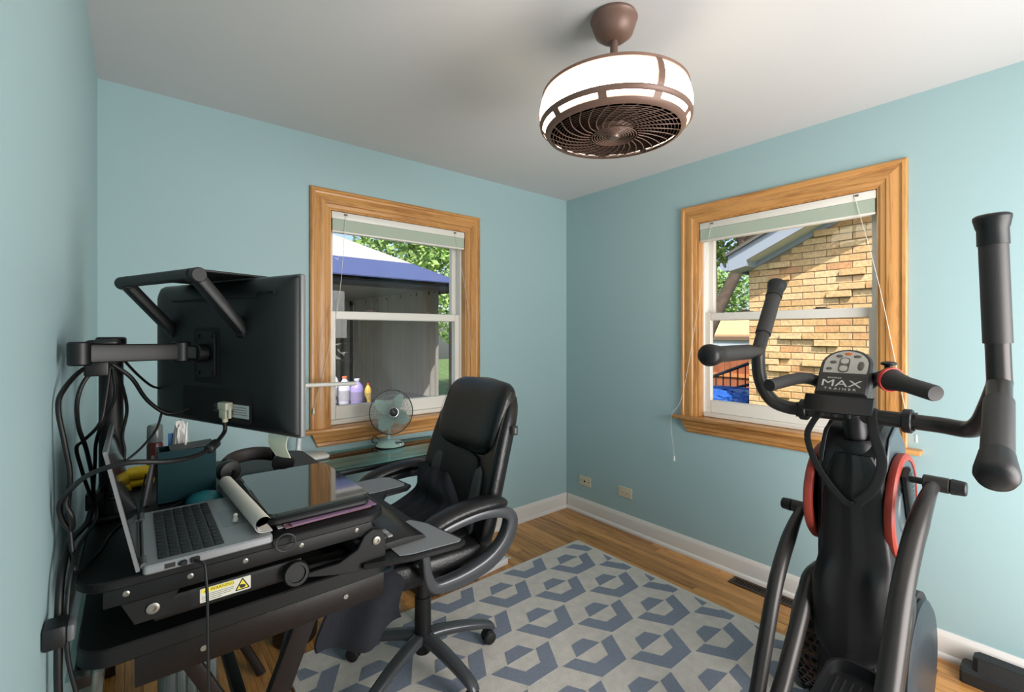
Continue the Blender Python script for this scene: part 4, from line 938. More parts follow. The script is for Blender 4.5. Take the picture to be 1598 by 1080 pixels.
part_box('body', (1.15, 2.12, 0.0005), (1.40, 2.36, 0.12), mat('box_charcoal', (52, 54, 56), 0.5), t, 0.006)
part_box('lid', (1.145, 2.115, 0.1205), (1.405, 2.365, 0.138), mat('box_charcoal2', (40, 42, 44), 0.5), t, 0.004)
t = thing('power_strip', 'white power strip with red switch on the floor behind the chair', 'power strip', (1.58, 2.15, 0))
MS = Matrix.Translation((1.59, 2.155, 0.0005)) @ Matrix.Rotation(0.10, 4, 'Z')
b_ = BM(); box(b_, (-0.14, -0.026, 0), (0.14, 0.026, 0.036), 0.005, 2, MS); obj('body', b_, mat('strip_white', (224, 224, 226), 0.4), t, 40)
b_ = BM(); box(b_, (0.085, -0.010, 0.036), (0.105, 0.010, 0.042), 0.002, 1, MS); obj('switch', b_, mat('switch_red', (200, 34, 30), 0.4), t, 40)
for k in range(5):
    b_ = BM(); slab(b_, rrect(0.030, 0.030, 0.008, 4, -0.115 + 0.040 * k, 0), 0.036, 0.0375, 0, MS); obj('socket', b_, mat('strip_socket', (190, 190, 194), 0.5), t, 40)
b_ = BM(); tube(b_, [MS @ Vector(p) for p in ((0.14, 0.0, 0.018), (0.165, 0.0, 0.018), (0.19, 0.01, 0.006), (0.18, 0.05, 0.005), (0.15, 0.12, 0.005))], 0.004, 8, 5); obj('cord', b_, mat('strip_cord', (206, 206, 204), 0.5), t, 60)

# ------------------------------------------------------------------ office chair
CHX, CHY = 0.92, 1.70
leather = mat('black_leather', (17, 17, 19), 0.34, bump=0.12, bscale=140)
meshcl = mat('charcoal_mesh', (74, 76, 77), 0.75, bump=0.2, bscale=700)
panelc = mat('black_fabric_panel', (36, 37, 38), 0.7, bump=0.15, bscale=600)
gunm = mat('gunmetal_plastic', (80, 82, 86), 0.25, 0.35)
stitch = mat('tan_stitch', (88, 78, 68), 0.7)
ch = thing('office_chair', 'black leather executive office chair with grey loop arms on the rug', 'office chair', (CHX, CHY, RZ))
CA = math.radians(-3)
CHM = Matrix.Translation((CHX, CHY, 0)) @ Matrix.Rotation(CA, 4, 'Z') @ Matrix(((-1, 0, 0, 0), (0, 1, 0, 0), (0, 0, 1, 0), (0, 0, 0, 1)))   # local x forward, y to the window side
CP = lambda f, s, z: CHM @ Vector((f, s, z))
for k in range(5):
    a = math.radians(-121.4 + 180 + 72 * k) ; d = Vector((math.cos(a), math.sin(a), 0)); s = Vector((-d.y, d.x, 0))
    c0 = Vector((CHX, CHY, 0))
    a_w = math.radians(61.4 + 72 * k); d = Vector((math.cos(a_w), math.sin(a_w), 0)); s = Vector((-d.y, d.x, 0))
    b_ = BM(); sweep(b_, [c0 + d * r + Vector((0, 0, z)) for r, z in ((0.02, 0.135), (0.08, 0.135), (0.18, 0.122), (0.26, 0.104), (0.305, 0.088), (0.318, 0.072))], s, lambda q: 0.030 - 0.010 * q, lambda q: 0.020 - 0.007 * q, 4, None, 0.6); obj('base_spoke', b_, gunm, ch, 50)
    cc = c0 + d * 0.300
    b_ = BM(); ell(b_, (cc.x, cc.y, 0.050), (0.022, 0.022, 0.022), 0.8); cyl(b_, (cc.x, cc.y, 0.05), (cc.x, cc.y, 0.09), 0.008, n=12); cas = obj('caster', b_, black_plastic, ch, 50)
    for sg in (-1, 1):
        w0 = cc + s * sg * 0.008 + Vector((0, 0, RZ + 0.0275)); b_ = BM(); lathe(b_, [(0.001, 0), (0.025, 0), (0.0275, 0.003), (0.0275, 0.013), (0.022, 0.018), (0.001, 0.018)], w0, s * sg, 22); obj('wheel', b_, black_soft, cas, 50)
b_ = BM(); lathe(b_, [(0.001, 0.070), (0.030, 0.072), (0.036, 0.10), (0.040, 0.15), (0.034, 0.155), (0.033, 0.30), (0.028, 0.302), (0.027, 0.44), (0.001, 0.44)], (CHX, CHY, 0), n=28); obj('gas_column', b_, black_plastic, ch, 40)
b_ = BM(); box(b_, (-0.12, -0.10, 0.435), (0.12, 0.10, 0.478), 0.012, 2, CHM); obj('tilt_mechanism', b_, black_plastic, ch, 40)
b_ = BM(); ell(b_, (0.045, 0, 0.535), (0.275, 0.265, 0.062), 0.45, 40, 18, CHM); obj('seat', b_, leather, ch, 60)
b_ = BM(); ell(b_, (0.055, 0, 0.578), (0.235, 0.205, 0.034), 0.5, 36, 14, CHM); obj('seat_cushion', b_, leather, ch, 60)

SP = smooth_path([(-0.165, 0, 0.50), (-0.195, 0, 0.62), (-0.232, 0, 0.78), (-0.285, 0, 0.96), (-0.355, 0, 1.145)], 10)
def spine(v):
    x = v * (len(SP) - 1); i = min(int(x), len(SP) - 2); p = SP[i].lerp(SP[i + 1], x - i); tg = (SP[i + 1] - SP[i]).normalized()
    return p, tg, Vector((tg.z, 0, -tg.x))             # point, tangent, forward normal
def backpad(name, v0, v1, w, th, off, cur, m, par, pw=0.5, ew=8, sc=0.0, nv=22, n=36, ex=6):
    rg = []
    for i in range(nv + 1):
        u = -1 + 2 * i / nv; e = (1 - min(0.9995, abs(u)) ** ex) ** 0.5; f = (1 - min(0.9995, abs(u)) ** ew) ** (1 / 3)
        v = v0 + (v1 - v0) * i / nv; p, tg, nn = spine(v)
        ww = (w(v) if callable(w) else w) * f; tt = (th(v) if callable(th) else th) * max(0.06, e); oo = off(v) if callable(off) else off
        r = []
        for k in range(n):
            c, s = math.cos(2 * PI * k / n), math.sin(2 * PI * k / n)
            y = sc + ww * math.copysign(abs(c) ** pw, c); q = oo + tt * math.copysign(abs(s) ** pw, s) + cur * (y / 0.26) ** 2
            r.append(p + nn * q + Vector((0, y, 0)))
        rg.append(r)
    b2 = BM(); loft(b2, rg, M=CHM); return obj(name, b2, m, par, 70)
bk = backpad('backrest', 0.0, 1.0, lambda v: 0.262 + 0.03 * math.sin(PI * min(1, v * 1.1)), lambda v: 0.050, 0.0, 0.045, leather, ch, 0.55, 7)
backpad('headrest_cushion', 0.60, 1.03, lambda v: 0.228 + 0.010 * v, 0.060, 0.036, 0.03, leather, ch, 0.6, 5, 0.0, 22, 36, 3)
backpad('center_panel', 0.12, 0.62, lambda v: 0.125 + 0.035 * v, 0.018, 0.058, 0.03, panelc, ch, 0.4, 10)
for sgn in (-1, 1):
    backpad('side_panel', 0.14, 0.56, 0.038, 0.012, 0.057, 0.034, meshcl, ch, 0.5, 4, sgn * 0.168, 18, 20)
    for ww in (0.247, 0.255):
        pts = []
        for i in range(14):
            v = 0.30 + 0.66 * i / 13; p, tg, nn = spine(v); y = sgn * ww; pts.append(CHM @ (p + nn * (0.046 + 0.045 * (y / 0.26) ** 2 - 0.008) + Vector((0, y, 0))))
        b_ = BM(); tube(b_, pts, 0.0008, 5, 2); obj('stitching', b_, stitch, bk, 60)
p, tg, nn = spine(0.80)
b_ = BM(); box(b_, (-0.004, -0.001, -0.018), (0.020, 0.001, 0.018), 0, 1, CHM @ Matrix.Translation(p + Vector((0.030, -0.288, 0)))); tg_ = obj('brand_tag', b_, mat('tag_black', (14, 14, 15), 0.7), ch, 0)
b_ = BM(); box(b_, (0.002, -0.0014, -0.012), (0.010, -0.001, 0.010), 0, 1, CHM @ Matrix.Translation(p + Vector((0.030, -0.288, 0)))); obj('tag_print', b_, mat('tag_ink', (120, 118, 112), 0.7), tg_, 0)
for sgn in (-1, 1):
    y = sgn * 0.315
    b_ = BM(); path = [(-0.20, y, 0.735), (-0.12, y, 0.752), (0.0, y, 0.748), (0.10, y, 0.725), (0.17, y, 0.69)]
    rg = []
    PP = smooth_path(path, 6)
    for i, q in enumerate(PP):
        u = -1 + 2 * i / (len(PP) - 1); e = max(0.05, (1 - min(0.999, abs(u)) ** 4) ** 0.5)
        d = (PP[min(i + 1, len(PP) - 1)] - PP[max(i - 1, 0)]).normalized(); nn = Vector((-d.z, 0, d.x))
        rg.append([q + Vector((0, 1, 0)) * (0.044 * e * math.cos(2 * PI * k / 20)) + nn * (0.026 * e * math.sin(2 * PI * k / 20)) for k in range(20)])
    loft(b_, rg, M=CHM); obj('arm_pad', b_, leather, ch, 60)
    b_ = BM()
    sweep(b_, [CP(*q) for q in ((0.150, y, 0.672), (0.06, y, 0.702), (-0.06, y, 0.718), (-0.15, y, 0.712), (-0.205, y, 0.690), (-0.214, y, 0.650), (-0.185, y, 0.590), (-0.12, y, 0.540), (-0.03, y, 0.514), (0.06, y, 0.507), (0.112, y, 0.516), (0.137, y, 0.560), (0.146, y, 0.62), (0.155, y, 0.670))], CHM.to_3x3() @ Vector((0, 1, 0)), 0.024, lambda q: 0.014 + 0.013 * math.sin(PI * q) ** 2, 5, None, 0.35)
    obj('arm_frame', b_, gunm, ch, 60)
    b_ = BM(); sweep(b_, [CP(0.0, y, 0.498), CP(0.0, sgn * 0.20, 0.478)], CHM.to_3x3() @ Vector((1, 0, 0)), 0.05, 0.008, 1, None, 0.4); obj('arm_bracket', b_, black_plastic, ch, 40)

# dark garment over the seat, hanging down in front
gar = []
gp = smooth_path([(-0.085, 0, 0.79), (-0.085, 0, 0.72), (-0.05, 0, 0.670), (0.05, 0, 0.642), (0.16, 0, 0.638), (0.255, 0, 0.620), (0.320, 0, 0.56), (0.335, 0, 0.49), (0.335, 0, 0.43)], 5)
N = len(gp); cols = 26
top = []
for i, q in enumerate(gp):
    u = i / (N - 1); row = []
    lo = -0.225 + 0.06 * math.sin(u * 9) * (0.3 + u) + (0.16 * max(0, 1 - u / 0.22)); hi = 0.16 + 0.05 * math.sin(u * 7 + 1)
    if u > 0.72: lo, hi = -0.31 + 0.02 * math.sin(u * 20), -0.05 + 0.03 * math.sin(u * 12)
    elif u > 0.6:
        k = (u - 0.6) / 0.12; lo = lo * (1 - k) - 0.31 * k; hi = hi * (1 - k) - 0.05 * k
    for j in range(cols + 1):
        w = j / cols; y = lo + (hi - lo) * w
        fold = 0.020 * math.sin(w * 13 + u * 6) * (0.5 + u) + 0.007 * math.sin(w * 31 - u * 11)
        bulge = 0.05 * math.exp(-((u - 0.12) / 0.10) ** 2) * math.sin(PI * w) ** 0.7
        if u > 0.66:
            k = min(1, (u - 0.66) / 0.12); ff = 0.475 - 0.27 * w; sy = -0.300 - 0.03 * math.sin(w * 9 + u * 3) * k
            row.append(Vector(((q.x + 0.01) * (1 - k) + (ff + 0.015 * math.sin(u * 15)) * k, y * (1 - k) + sy * k, q.z - 0.035 * math.sin(PI * w) * (u - 0.66) / 0.3)))
        else: row.append(Vector((q.x + bulge, y, q.z + abs(fold) + bulge * 0.4)))
    top.append(row)
def clear(p, c, rad, pw, m=0.011):
    """lift a point of the cloth out of a cushion by the shortest way: up, to the near side or to the front"""
    k = 2 / pw; a, b, h = (r + m for r in rad); x, y, z = p.x - c[0], p.y - c[1], p.z - c[2]
    fx, fy, fz = abs(x / a) ** k, abs(y / b) ** k, abs(z / h) ** k
    if fx + fy + fz >= 1: return p
    up = h * (1 - fx - fy) ** (1 / k) - z; sd = b * (1 - fx - fz) ** (1 / k) + y; fr = a * (1 - fy - fz) ** (1 / k) - x
    w = min(up, sd, fr)
    return p + (Vector((0, 0, up)) if w == up else Vector((0, -sd, 0)) if w == sd else Vector((fr, 0, 0)))
def clear_all():
    for r in top:
        for j in range(len(r)):
            for _ in range(2):
                r[j] = clear(r[j], (0.045, 0, 0.535), (0.275, 0.265, 0.062), 0.45); r[j] = clear(r[j], (0.055, 0, 0.578), (0.235, 0.205, 0.034), 0.5)
for _ in range(6):
    clear_all()
    sm = [[r[j] if i in (0, N - 1) or j in (0, cols) else (r[j] * 2 + r[j - 1] + r[j + 1] + top[i - 1][j] + top[i + 1][j]) / 6 for j in range(cols + 1)] for i, r in enumerate(top)]
    top[int(0.5 * N):] = sm[int(0.5 * N):]
clear_all()
b_ = BM()
VT = [[b_.verts.new(CHM @ p) for p in r] for r in top]
for i in range(N - 1):
    for j in range(cols): b_.faces.new((VT[i][j], VT[i][j + 1], VT[i + 1][j + 1], VT[i + 1][j]))
bmesh.ops.recalc_face_normals(b_, faces=b_.faces)
bmesh.ops.solidify(b_, geom=b_.faces[:], thickness=0.007)
tag(obj('draped_sweater', b_, mat('navy_black_knit', (25, 27, 35), 0.9, bump=0.3, bscale=350), None, 70), 'dark navy sweater draped over the chair seat', 'sweater')

# ------------------------------------------------------------------ elliptical trainer
el = thing('elliptical_trainer', 'dark grey elliptical trainer with red rimmed discs in front of the brick wall window', 'elliptical trainer', (1.85, 0.466, RZ))
etube = mat('trainer_tube', (56, 53, 52), 0.34, 0.4)
eblack = mat('trainer_black', (14, 15, 18), 0.42)
eshell = mat('trainer_shell_grey', (66, 78, 84), 0.4)
ered = mat('trainer_red', (152, 54, 42), 0.45)
egrip = mat('trainer_grip', (46, 44, 44), 0.5, bump=0.06, bscale=500)
YC = 0.466
# shroud facing the user: lofted outline in steps of depth
EDGE = [(0.268, 0.470, 0.480), (0.300, 0.425, 0.518), (0.352, 0.362, 0.560), (0.437, 0.350, 0.566), (0.50, 0.350, 0.568), (0.56, 0.351, 0.566), (0.665, 0.352, 0.541), (0.76, 0.362, 0.538), (0.84, 0.367, 0.536), (0.92, 0.371, 0.524), (0.965, 0.384, 0.512), (0.99, 0.400, 0.500)]
def edge(z):
    for a, c in zip(EDGE, EDGE[1:]):
        if z <= c[0] + 1e-9:
            k = (z - a[0]) / (c[0] - a[0]); return a[1] + (c[1] - a[1]) * k, a[2] + (c[2] - a[2]) * k
    return EDGE[-1][1:]
rg = []
for i in range(61):
    z = EDGE[0][0] + (EDGE[-1][0] - EDGE[0][0]) * i / 60; ya, yb = edge(z); r = []
    for j in range(33):
        u = -1 + 2 * j / 32; y = (ya + yb) / 2 + (yb - ya) / 2 * u
        x = 1.802 - 0.014 * (1 - abs(u) ** 4) ** 0.5 - 0.004 * max(0, 1 - abs(u) * 3)
        lobe = sum(math.exp(-((u - c) / 0.26) ** 2 - ((z - 0.575) / (0.05 if z > 0.575 else 0.10)) ** 2) for c in (-0.62, 0.66))
        r.append((x - 0.016 * lobe, y, z))
    r += [(1.93, yb, z), (1.93, ya, z)]
    rg.append(r)
b_ = BM(); loft(b_, rg); sh = obj('front_shroud', b_, eblack, el, 50)
# main body with grey side shells
body = [(1.80, 0.16), (1.80, 0.98), (1.86, 1.06), (1.98, 1.10), (2.10, 1.02), (2.20, 0.80), (2.26, 0.50), (2.28, 0.16)]
b_ = BM(); slab(b_, body, 0, 0.17, 0.012, frame((0, 0.381, 0), (1, 0, 0), (0, 0, 1), (0, 1, 0))); obj('main_body', b_, eblack, el, 40)
for y, s in ((0.381, -1), (0.551, 1)):
    b_ = BM(); slab(b_, [(1.83, 0.20), (1.84, 0.95), (1.89, 1.04), (1.98, 1.075), (2.08, 1.00), (2.18, 0.78), (2.235, 0.48), (2.25, 0.20)], 0, 0.010, 0.004, frame((0, y, 0), (1, 0, 0), (0, 0, 1), (0, s, 0))); obj('side_shell', b_, eshell, el, 40)
# discs, cranks and pedal arms
DX, DZ, DR = 1.95, 0.813, 0.172
cranks = {-1: (1.896, 0.921), 1: (2.004, 0.705)}
for s in (-1, 1):
    yo = YC + s * 0.098; ax = (0, s, 0)
    b_ = BM(); lathe(b_, [(DR - 0.022, 0.0), (DR - 0.004, 0.0), (DR, 0.005), (DR, 0.020), (DR - 0.006, 0.026), (DR - 0.020, 0.026), (DR - 0.022, 0.0)], (DX, yo, DZ), ax, 56); obj('disc_rim', b_, ered, el, 40)
    b_ = BM(); lathe(b_, [(0.001, 0.004), (DR - 0.021, 0.004), (DR - 0.021, 0.023), (0.085, 0.020), (0.080, 0.024), (0.001, 0.024)], (DX, yo, DZ), ax, 48); dc = obj('disc', b_, eshell, el, 30)
    b_ = BM()
    for k in range(26):
        a = PI * 0.15 + 1.2 * PI * k / 26 - PI / 2; c = (DX + 0.115 * math.cos(a), DZ + 0.115 * math.sin(a))
        box(b_, (-0.018, -0.0012, -0.0022), (0.018, 0.0012, 0.0022), 0, 1, Matrix.Translation((c[0], yo + s * 0.0225, c[1])) @ Matrix.Rotation(-a, 4, 'Y'))
    obj('disc_ribs', b_, mat('shell_dark', (62, 76, 82), 0.45), dc, 0)
    cx, cz = cranks[s]
    b_ = BM(); sweep(b_, [(DX + (DX - cx) * 0.45, yo + s * 0.034, DZ + (DZ - cz) * 0.45), (cx - (DX - cx) * 0.2, yo + s * 0.034, cz + (cz - DZ) * 0.2)], (0, 1, 0), 0.010, 0.026, 1, None, 0.5); obj('crank', b_, eblack, el, 40)
    b_ = BM(); cyl(b_, (cx, yo + s * 0.04, cz), (cx, yo + s * 0.078, cz), 0.010, n=14); obj('crank_pin', b_, eblack, el, 40)
    b_ = BM(); cyl(b_, (cx, yo + s * 0.074, cz), (cx, yo + s * 0.135, cz), 0.023, n=24, bev=0.002); obj('pivot_sleeve', b_, etube, el, 40)
    b_ = BM(); cyl(b_, (cx, yo + s * 0.1355, cz), (cx, yo + s * 0.172, cz), 0.0235, 0.021, n=24, bev=0.003); obj('pivot_cap', b_, black_plastic, el, 40)
YR, YL = 0.285, 0.655
b_ = BM(); tube(b_, [(1.890, 0.268, 0.918), (1.83, 0.272, 0.900), (1.75, 0.278, 0.850), (1.66, 0.283, 0.780), (1.55, YR, 0.68), (1.42, YR, 0.51), (1.22, YR, 0.22), (1.19, YR, 0.16)], lambda q: 0.018 + 0.008 * min(1, max(0, (q - 0.10) / 0.22)), 18, 5); obj('pedal_arm', b_, etube, el, 60)
b_ = BM(); tube(b_, [(1.998, 0.666, 0.702), (1.93, 0.664, 0.672), (1.85, 0.660, 0.625), (1.765, YL, 0.560), (1.70, YL, 0.465), (1.58, YL, 0.21), (1.53, YL, 0.11)], lambda q: 0.018 + 0.006 * min(1, max(0, (q - 0.10) / 0.22)), 18, 5); obj('pedal_arm', b_, etube, el, 60)
def pedal(x, y, z, tilt):
    Mq = Matrix.Translation((x, y, z)) @ Matrix.Rotation(tilt, 4, 'Y')
    b2 = BM(); pts = rrect(0.36, 0.135, 0.05, 6)
    R1 = [[(px, py, 0) for px, py in pts], [(px * 1.03, py * 1.05, 0.045) for px, py in pts], [(px * 0.99, py * 0.96, 0.045) for px, py in pts], [(px * 0.95, py * 0.90, 0.012) for px, py in pts]]
    loft(b2, R1, M=Mq); pd = obj('pedal', b2, eblack, el, 40)
    for k in range(6):
        b2 = BM(); box(b2, (-0.14, -0.048 + 0.018 * k, 0.012), (0.14, -0.044 + 0.018 * k, 0.015), 0, 1, Mq); obj('tread_ridge', b2, black_soft, pd, 0)
pedal(1.40, 0.375, 0.375, -0.18)
b_ = BM(); cyl(b_, (1.40, 0.36, 0.37), (1.40, 0.28, 0.44), 0.018, n=14); obj('pedal_axle', b_, etube, el, 40)
pedal(1.58, 0.565, 0.115, 0.1)
b_ = BM(); cyl(b_, (1.57, 0.58, 0.12), (1.555, 0.655, 0.15), 0.018, n=14); obj('pedal_axle', b_, etube, el, 40)
# fan housing at the foot, with perforated cover
for y in (0.320, 0.640):
    s = 1 if y > YC else -1; b_ = BM()
    lathe(b_, [(0.215, 0.0), (0.222, 0.008), (0.222, 0.020), (0.205, 0.030), (0.12, 0.034), (0.001, 0.034)], (2.03, y - s * 0.017, 0.255), (0, s, 0), 48)
    obj('fan_side_cover', b_, mat('cover_slate', (44, 52, 58), 0.4), el, 40)
b_ = BM()
rows, colsx = 17, 9
for i in range(rows):
    for j in range(colsx):
        a = math.radians(140 + 5.0 * i); y = 0.600 - 0.024 * j + (0.012 if i % 2 else 0)
        for k in range(6):
            t0, t1 = math.radians(60 * k + 30), math.radians(60 * k + 90); q = []
            for tt, rr_ in ((t0, 0.0132), (t1, 0.0132), (t1, 0.0100), (t0, 0.0100)):
                aa = a + rr_ * math.sin(tt) * 1.6 / 0.25; q.append((2.06 + 0.248 * math.cos(aa), y + rr_ * math.cos(tt), 0.275 + 0.248 * math.sin(aa)))
            b_.faces.new([b_.verts.new(p) for p in q])
bmesh.ops.recalc_face_normals(b_, faces=b_.faces)
bmesh.ops.solidify(b_, geom=b_.faces[:], thickness=0.002)
obj('hex_mesh_cover', b_, mat('mesh_bronze', (60, 54, 52), 0.4, 0.3), el, 0, kind='stuff')
b_ = BM(); cyl(b_, (2.06, 0.335, 0.275), (2.06, 0.62, 0.275), 0.215, n=40); obj('fan_drum', b_, mat('fan_drum', (38, 32, 34), 0.5), el, 40)
for k in range(12):
    a = math.radians(115 + 10 * k); d = Vector((math.cos(a), 0, math.sin(a)))
    b_ = BM(); c = Vector((2.06, 0, 0.275)) + d * 0.218
    box(b_, (c.x - 0.006, 0.345, c.z - 0.006), (c.x + 0.006, 0.61, c.z + 0.006), 0.001, 1); obj('fan_vane', b_, mat('fan_vane', (150, 104, 60), 0.5) if k % 3 else mat('fan_vane_red', (120, 40, 36), 0.5), el, 0)
# frame tubes and feet
for y, s in ((0.335, -1), (0.597, 1)):
    b_ = BM(); tube(b_, [(1.95, y - s * 0.01, 0.520), (1.88, y, 0.505), (1.83, y, 0.455), (1.76, y, 0.375), (1.60, y, 0.215), (1.42, y, 0.085), (1.30, y, 0.05), (1.20, y, 0.045)], 0.0265, 18, 5); obj('frame_tube', b_, etube, el, 60)
b_ = BM(); cyl(b_, (1.20, 0.16, RZ + 0.034), (1.20, 0.77, RZ + 0.034), 0.030, n=20, bev=0.004); obj('rear_foot', b_, eblack, el, 40)
b_ = BM(); cyl(b_, (2.22, 0.14, RZ + 0.030), (2.22, 0.79, RZ + 0.030), 0.028, n=20, bev=0.004); obj('front_foot', b_, eblack, el, 40)
b_ = BM(); box(b_, (1.85, 0.33, 0.05), (2.24, 0.60, 0.13), 0.02); obj('base_frame', b_, eblack, el, 40)
# post, pivot bar and moving handles
b_ = BM(); cyl(b_, (1.872, 0.450, 0.96), (1.842, 0.468, 1.20), 0.036, 0.034, n=28); obj('post', b_, eblack, el, 50)
b_ = BM(); lathe(b_, [(0.060, -0.035), (0.064, 0.0), (0.058, 0.035), (0.047, 0.05), (0.040, 0.05), (0.040, 0.02), (0.001, 0.0)], (1.868, 0.452, 0.985), (-0.12, 0.07, 1), 32); obj('post_collar', b_, black_plastic, el, 40)
PX, PZ_ = 1.85, 1.110
b_ = BM(); cyl(b_, (PX, 0.300, PZ_ + 0.001), (PX, 0.630, PZ_), 0.0245, n=22); obj('pivot_bar', b_, etube, el, 40)
for y in (0.322, 0.606):
    b_ = BM(); cyl(b_, (PX, y - 0.012, PZ_), (PX, y + 0.012, PZ_), 0.037, n=28, bev=0.003)
    for k in range(4):
        a = PI / 4 + PI / 2 * k; sg = -1 if y < YC else 1
        cyl(b_, (PX + 0.028 * math.cos(a), y + sg * 0.010, PZ_ + 0.028 * math.sin(a)), (PX + 0.028 * math.cos(a), y + sg * 0.020, PZ_ + 0.028 * math.sin(a)), 0.006, n=8)
    obj('handle_flange', b_, eblack, el, 40)
def handle(path, junc, up, low, lab):
    b2 = BM(); tube(b2, path, 0.0235, 18, 6); obj('handle_tube', b2, etube, el, 60)
    junc, up, low = Vector(junc), Vector(up), Vector(low)
    du, dl = (up - junc), (low - junc)
    b2 = BM(); cyl(b2, junc, junc + du * 0.28, 0.0235, n=20); cyl(b2, junc, junc + dl * 0.25, 0.0235, n=20); ell(b2, junc, (0.0245, 0.0245, 0.0245)); obj('handle_joint', b2, etube, el, 60)
    b2 = BM(); tube(b2, [junc + du * 0.24, junc + du * 0.95], 0.0275, 20, 1); g1 = obj('upper_grip', b2, egrip, el, 40)
    b2 = BM(); dn = du.normalized(); lathe(b2, [(0.030, -0.05), (0.0295, -0.012), (0.032, -0.004), (0.036, 0.016), (0.0355, 0.022), (0.030, 0.026), (0.001, 0.026)], up - dn * 0.02, dn, 28); obj('grip_end', b2, black_plastic, g1, 50)
    b2 = BM(); tube(b2, [junc + dl * 0.22, junc + dl * 0.93], 0.0275, 20, 1); g2 = obj('lower_grip', b2, egrip, el, 40)
    b2 = BM(); dn = dl.normalized(); lathe(b2, [(0.029, -0.055), (0.032, -0.03), (0.036, 0.0), (0.036, 0.012), (0.030, 0.026), (0.014, 0.032), (0.001, 0.033)], low - dn * 0.03, dn, 28); obj('grip_end', b2, black_plastic, g2, 50)
handle([(PX, 0.615, PZ_), (PX, 0.66, PZ_ + 0.001), (1.835, 0.705, 1.130), (1.822, 0.735, 1.180), (1.822, 0.750, 1.240), (1.824, 0.754, 1.315)], (1.824, 0.754, 1.315), (2.031, 0.765, 1.582), (1.404, 0.738, 1.311), 'l')
handle([(PX, 0.310, PZ_), (PX - 0.01, 0.245, PZ_), (1.805, 0.185, 1.112), (1.755, 0.155, 1.140), (1.712, 0.135, 1.190), (1.672, 0.115, 1.255)], (1.672, 0.115, 1.257), (1.657, 0.127, 1.672), (1.370, 0.099, 1.075), 'r')
# fixed short grips beside the console
b_ = BM(); tube(b_, [(1.87, 0.425, 1.215), (1.815, 0.380, 1.244), (1.735, 0.350, 1.247)], 0.020, 16, 4); obj('fixed_bar', b_, eblack, el, 50)
fgd = (Vector((1.625, 0.230, 1.224)) - Vector((1.735, 0.350, 1.247))).normalized(); fg0 = Vector((1.735, 0.350, 1.247))
b_ = BM(); lathe(b_, [(0.022, -0.006), (0.033, 0.002), (0.034, 0.018), (0.026, 0.045), (0.025, 0.060), (0.0225, 0.068), (0.022, 0.165), (0.020, 0.170), (0.001, 0.170)], fg0, fgd, 28); fg = obj('fixed_grip', b_, egrip, el, 40)
b_ = BM(); lathe(b_, [(0.034, 0.010), (0.0362, 0.011), (0.0362, 0.020), (0.033, 0.021), (0.034, 0.010)], fg0, fgd, 28); obj('red_ring', b_, mat('grip_red', (206, 44, 34), 0.4), fg, 40)
b_ = BM(); ell(b_, (1.765, 0.352, 1.290), (0.026, 0.020, 0.007), 0.9, 20, 10); cyl(b_, (1.765, 0.352, 1.29), (1.750, 0.352, 1.258), 0.010, n=12); obj('resistance_lever', b_, eblack, el, 50)
b_ = BM(); tube(b_, [(1.85, 0.53, 1.20), (1.78, 0.585, 1.228), (1.60, 0.627, 1.212)], 0.0195, 16, 5); obj('fixed_grip', b_, egrip, el, 50)
# console
cn = Vector((-0.80, 0.0, 0.60)).normalized(); cu = Vector((0.60, 0.0, 0.80)).normalized(); cr_ = Vector((0, -1, 0))
CM = frame((1.755, 0.476, 1.186), cr_, cu, cn)          # x right as the user sees it, y up the face, z out of the face
CM_in = Matrix.Translation((0, 0, -0.05))
op = [(-0.072, 0.0), (0.072, 0.0), (0.073, 0.09)] + [(0.073 * math.cos(math.radians(a)), 0.115 + 0.065 * math.sin(math.radians(a))) for a in range(10, 171, 16)] + [(-0.073, 0.09)]
b_ = BM(); slab(b_, op, -0.045, 0.0, 0.006, CM); con = obj('console', b_, mat('console_black', (44, 42, 42), 0.42), el, 40)
b_ = BM(); slab(b_, [(-0.060, 0.006), (0.060, 0.006), (0.062, 0.072), (-0.062, 0.072)], 0, 0.0012, 0.0003, CM); obj('logo_plate', b_, mat('logo_plate', (22, 22, 23), 0.35), con, 0)
fp = [(-0.060, 0.080), (0.060, 0.080), (0.061, 0.10)] + [(0.061 * math.cos(math.radians(a)), 0.115 + 0.054 * math.sin(math.radians(a))) for a in range(10, 171, 16)] + [(-0.061, 0.10)]
b_ = BM(); slab(b_, fp, 0, 0.0014, 0.0003, CM); face = obj('button_panel', b_, mat('console_silver', (188, 182, 174), 0.4), con, 0)
bt = mat('button_dark', (92, 86, 80), 0.5)
for x, y, rx, ry, m in ((-0.036, 0.122, 0.010, 0.006, bt), (-0.044, 0.096, 0.009, 0.006, bt), (-0.022, 0.147, 0.010, 0.006, bt), (0.028, 0.147, 0.011, 0.006, bt), (0.002, 0.157, 0.011, 0.006, mat('button_orange', (214, 116, 48), 0.4)), (0.042, 0.110, 0.009, 0.018, bt)):
    b_ = BM(); ell(b_, (x, y, 0.0014), (rx, ry, 0.0016), 0.9, 16, 8, CM); obj('button', b_, m, face, 60)
b_ = BM(); slab(b_, rrect(0.030, 0.060, 0.013, 6, -0.004, 0.112), 0.0014, 0.0024, 0.0004, CM); rk = obj('rocker_frame', b_, bt, face, 40)
for y in (0.098, 0.127):
    b_ = BM(); slab(b_, rrect(0.022, 0.022, 0.009, 5, -0.004, y), 0.0024, 0.0036, 0.0005, CM); obj('rocker_key', b_, MATS['console_silver'], rk, 40)
lw = mat('logo_white', (220, 218, 214), 0.5)
text('logo_word', 'MAX', 0.036, lw, con, CM @ Matrix.Translation((-0.002, 0.028, 0.0013)), 0.0003, 'CENTER', 1.45)
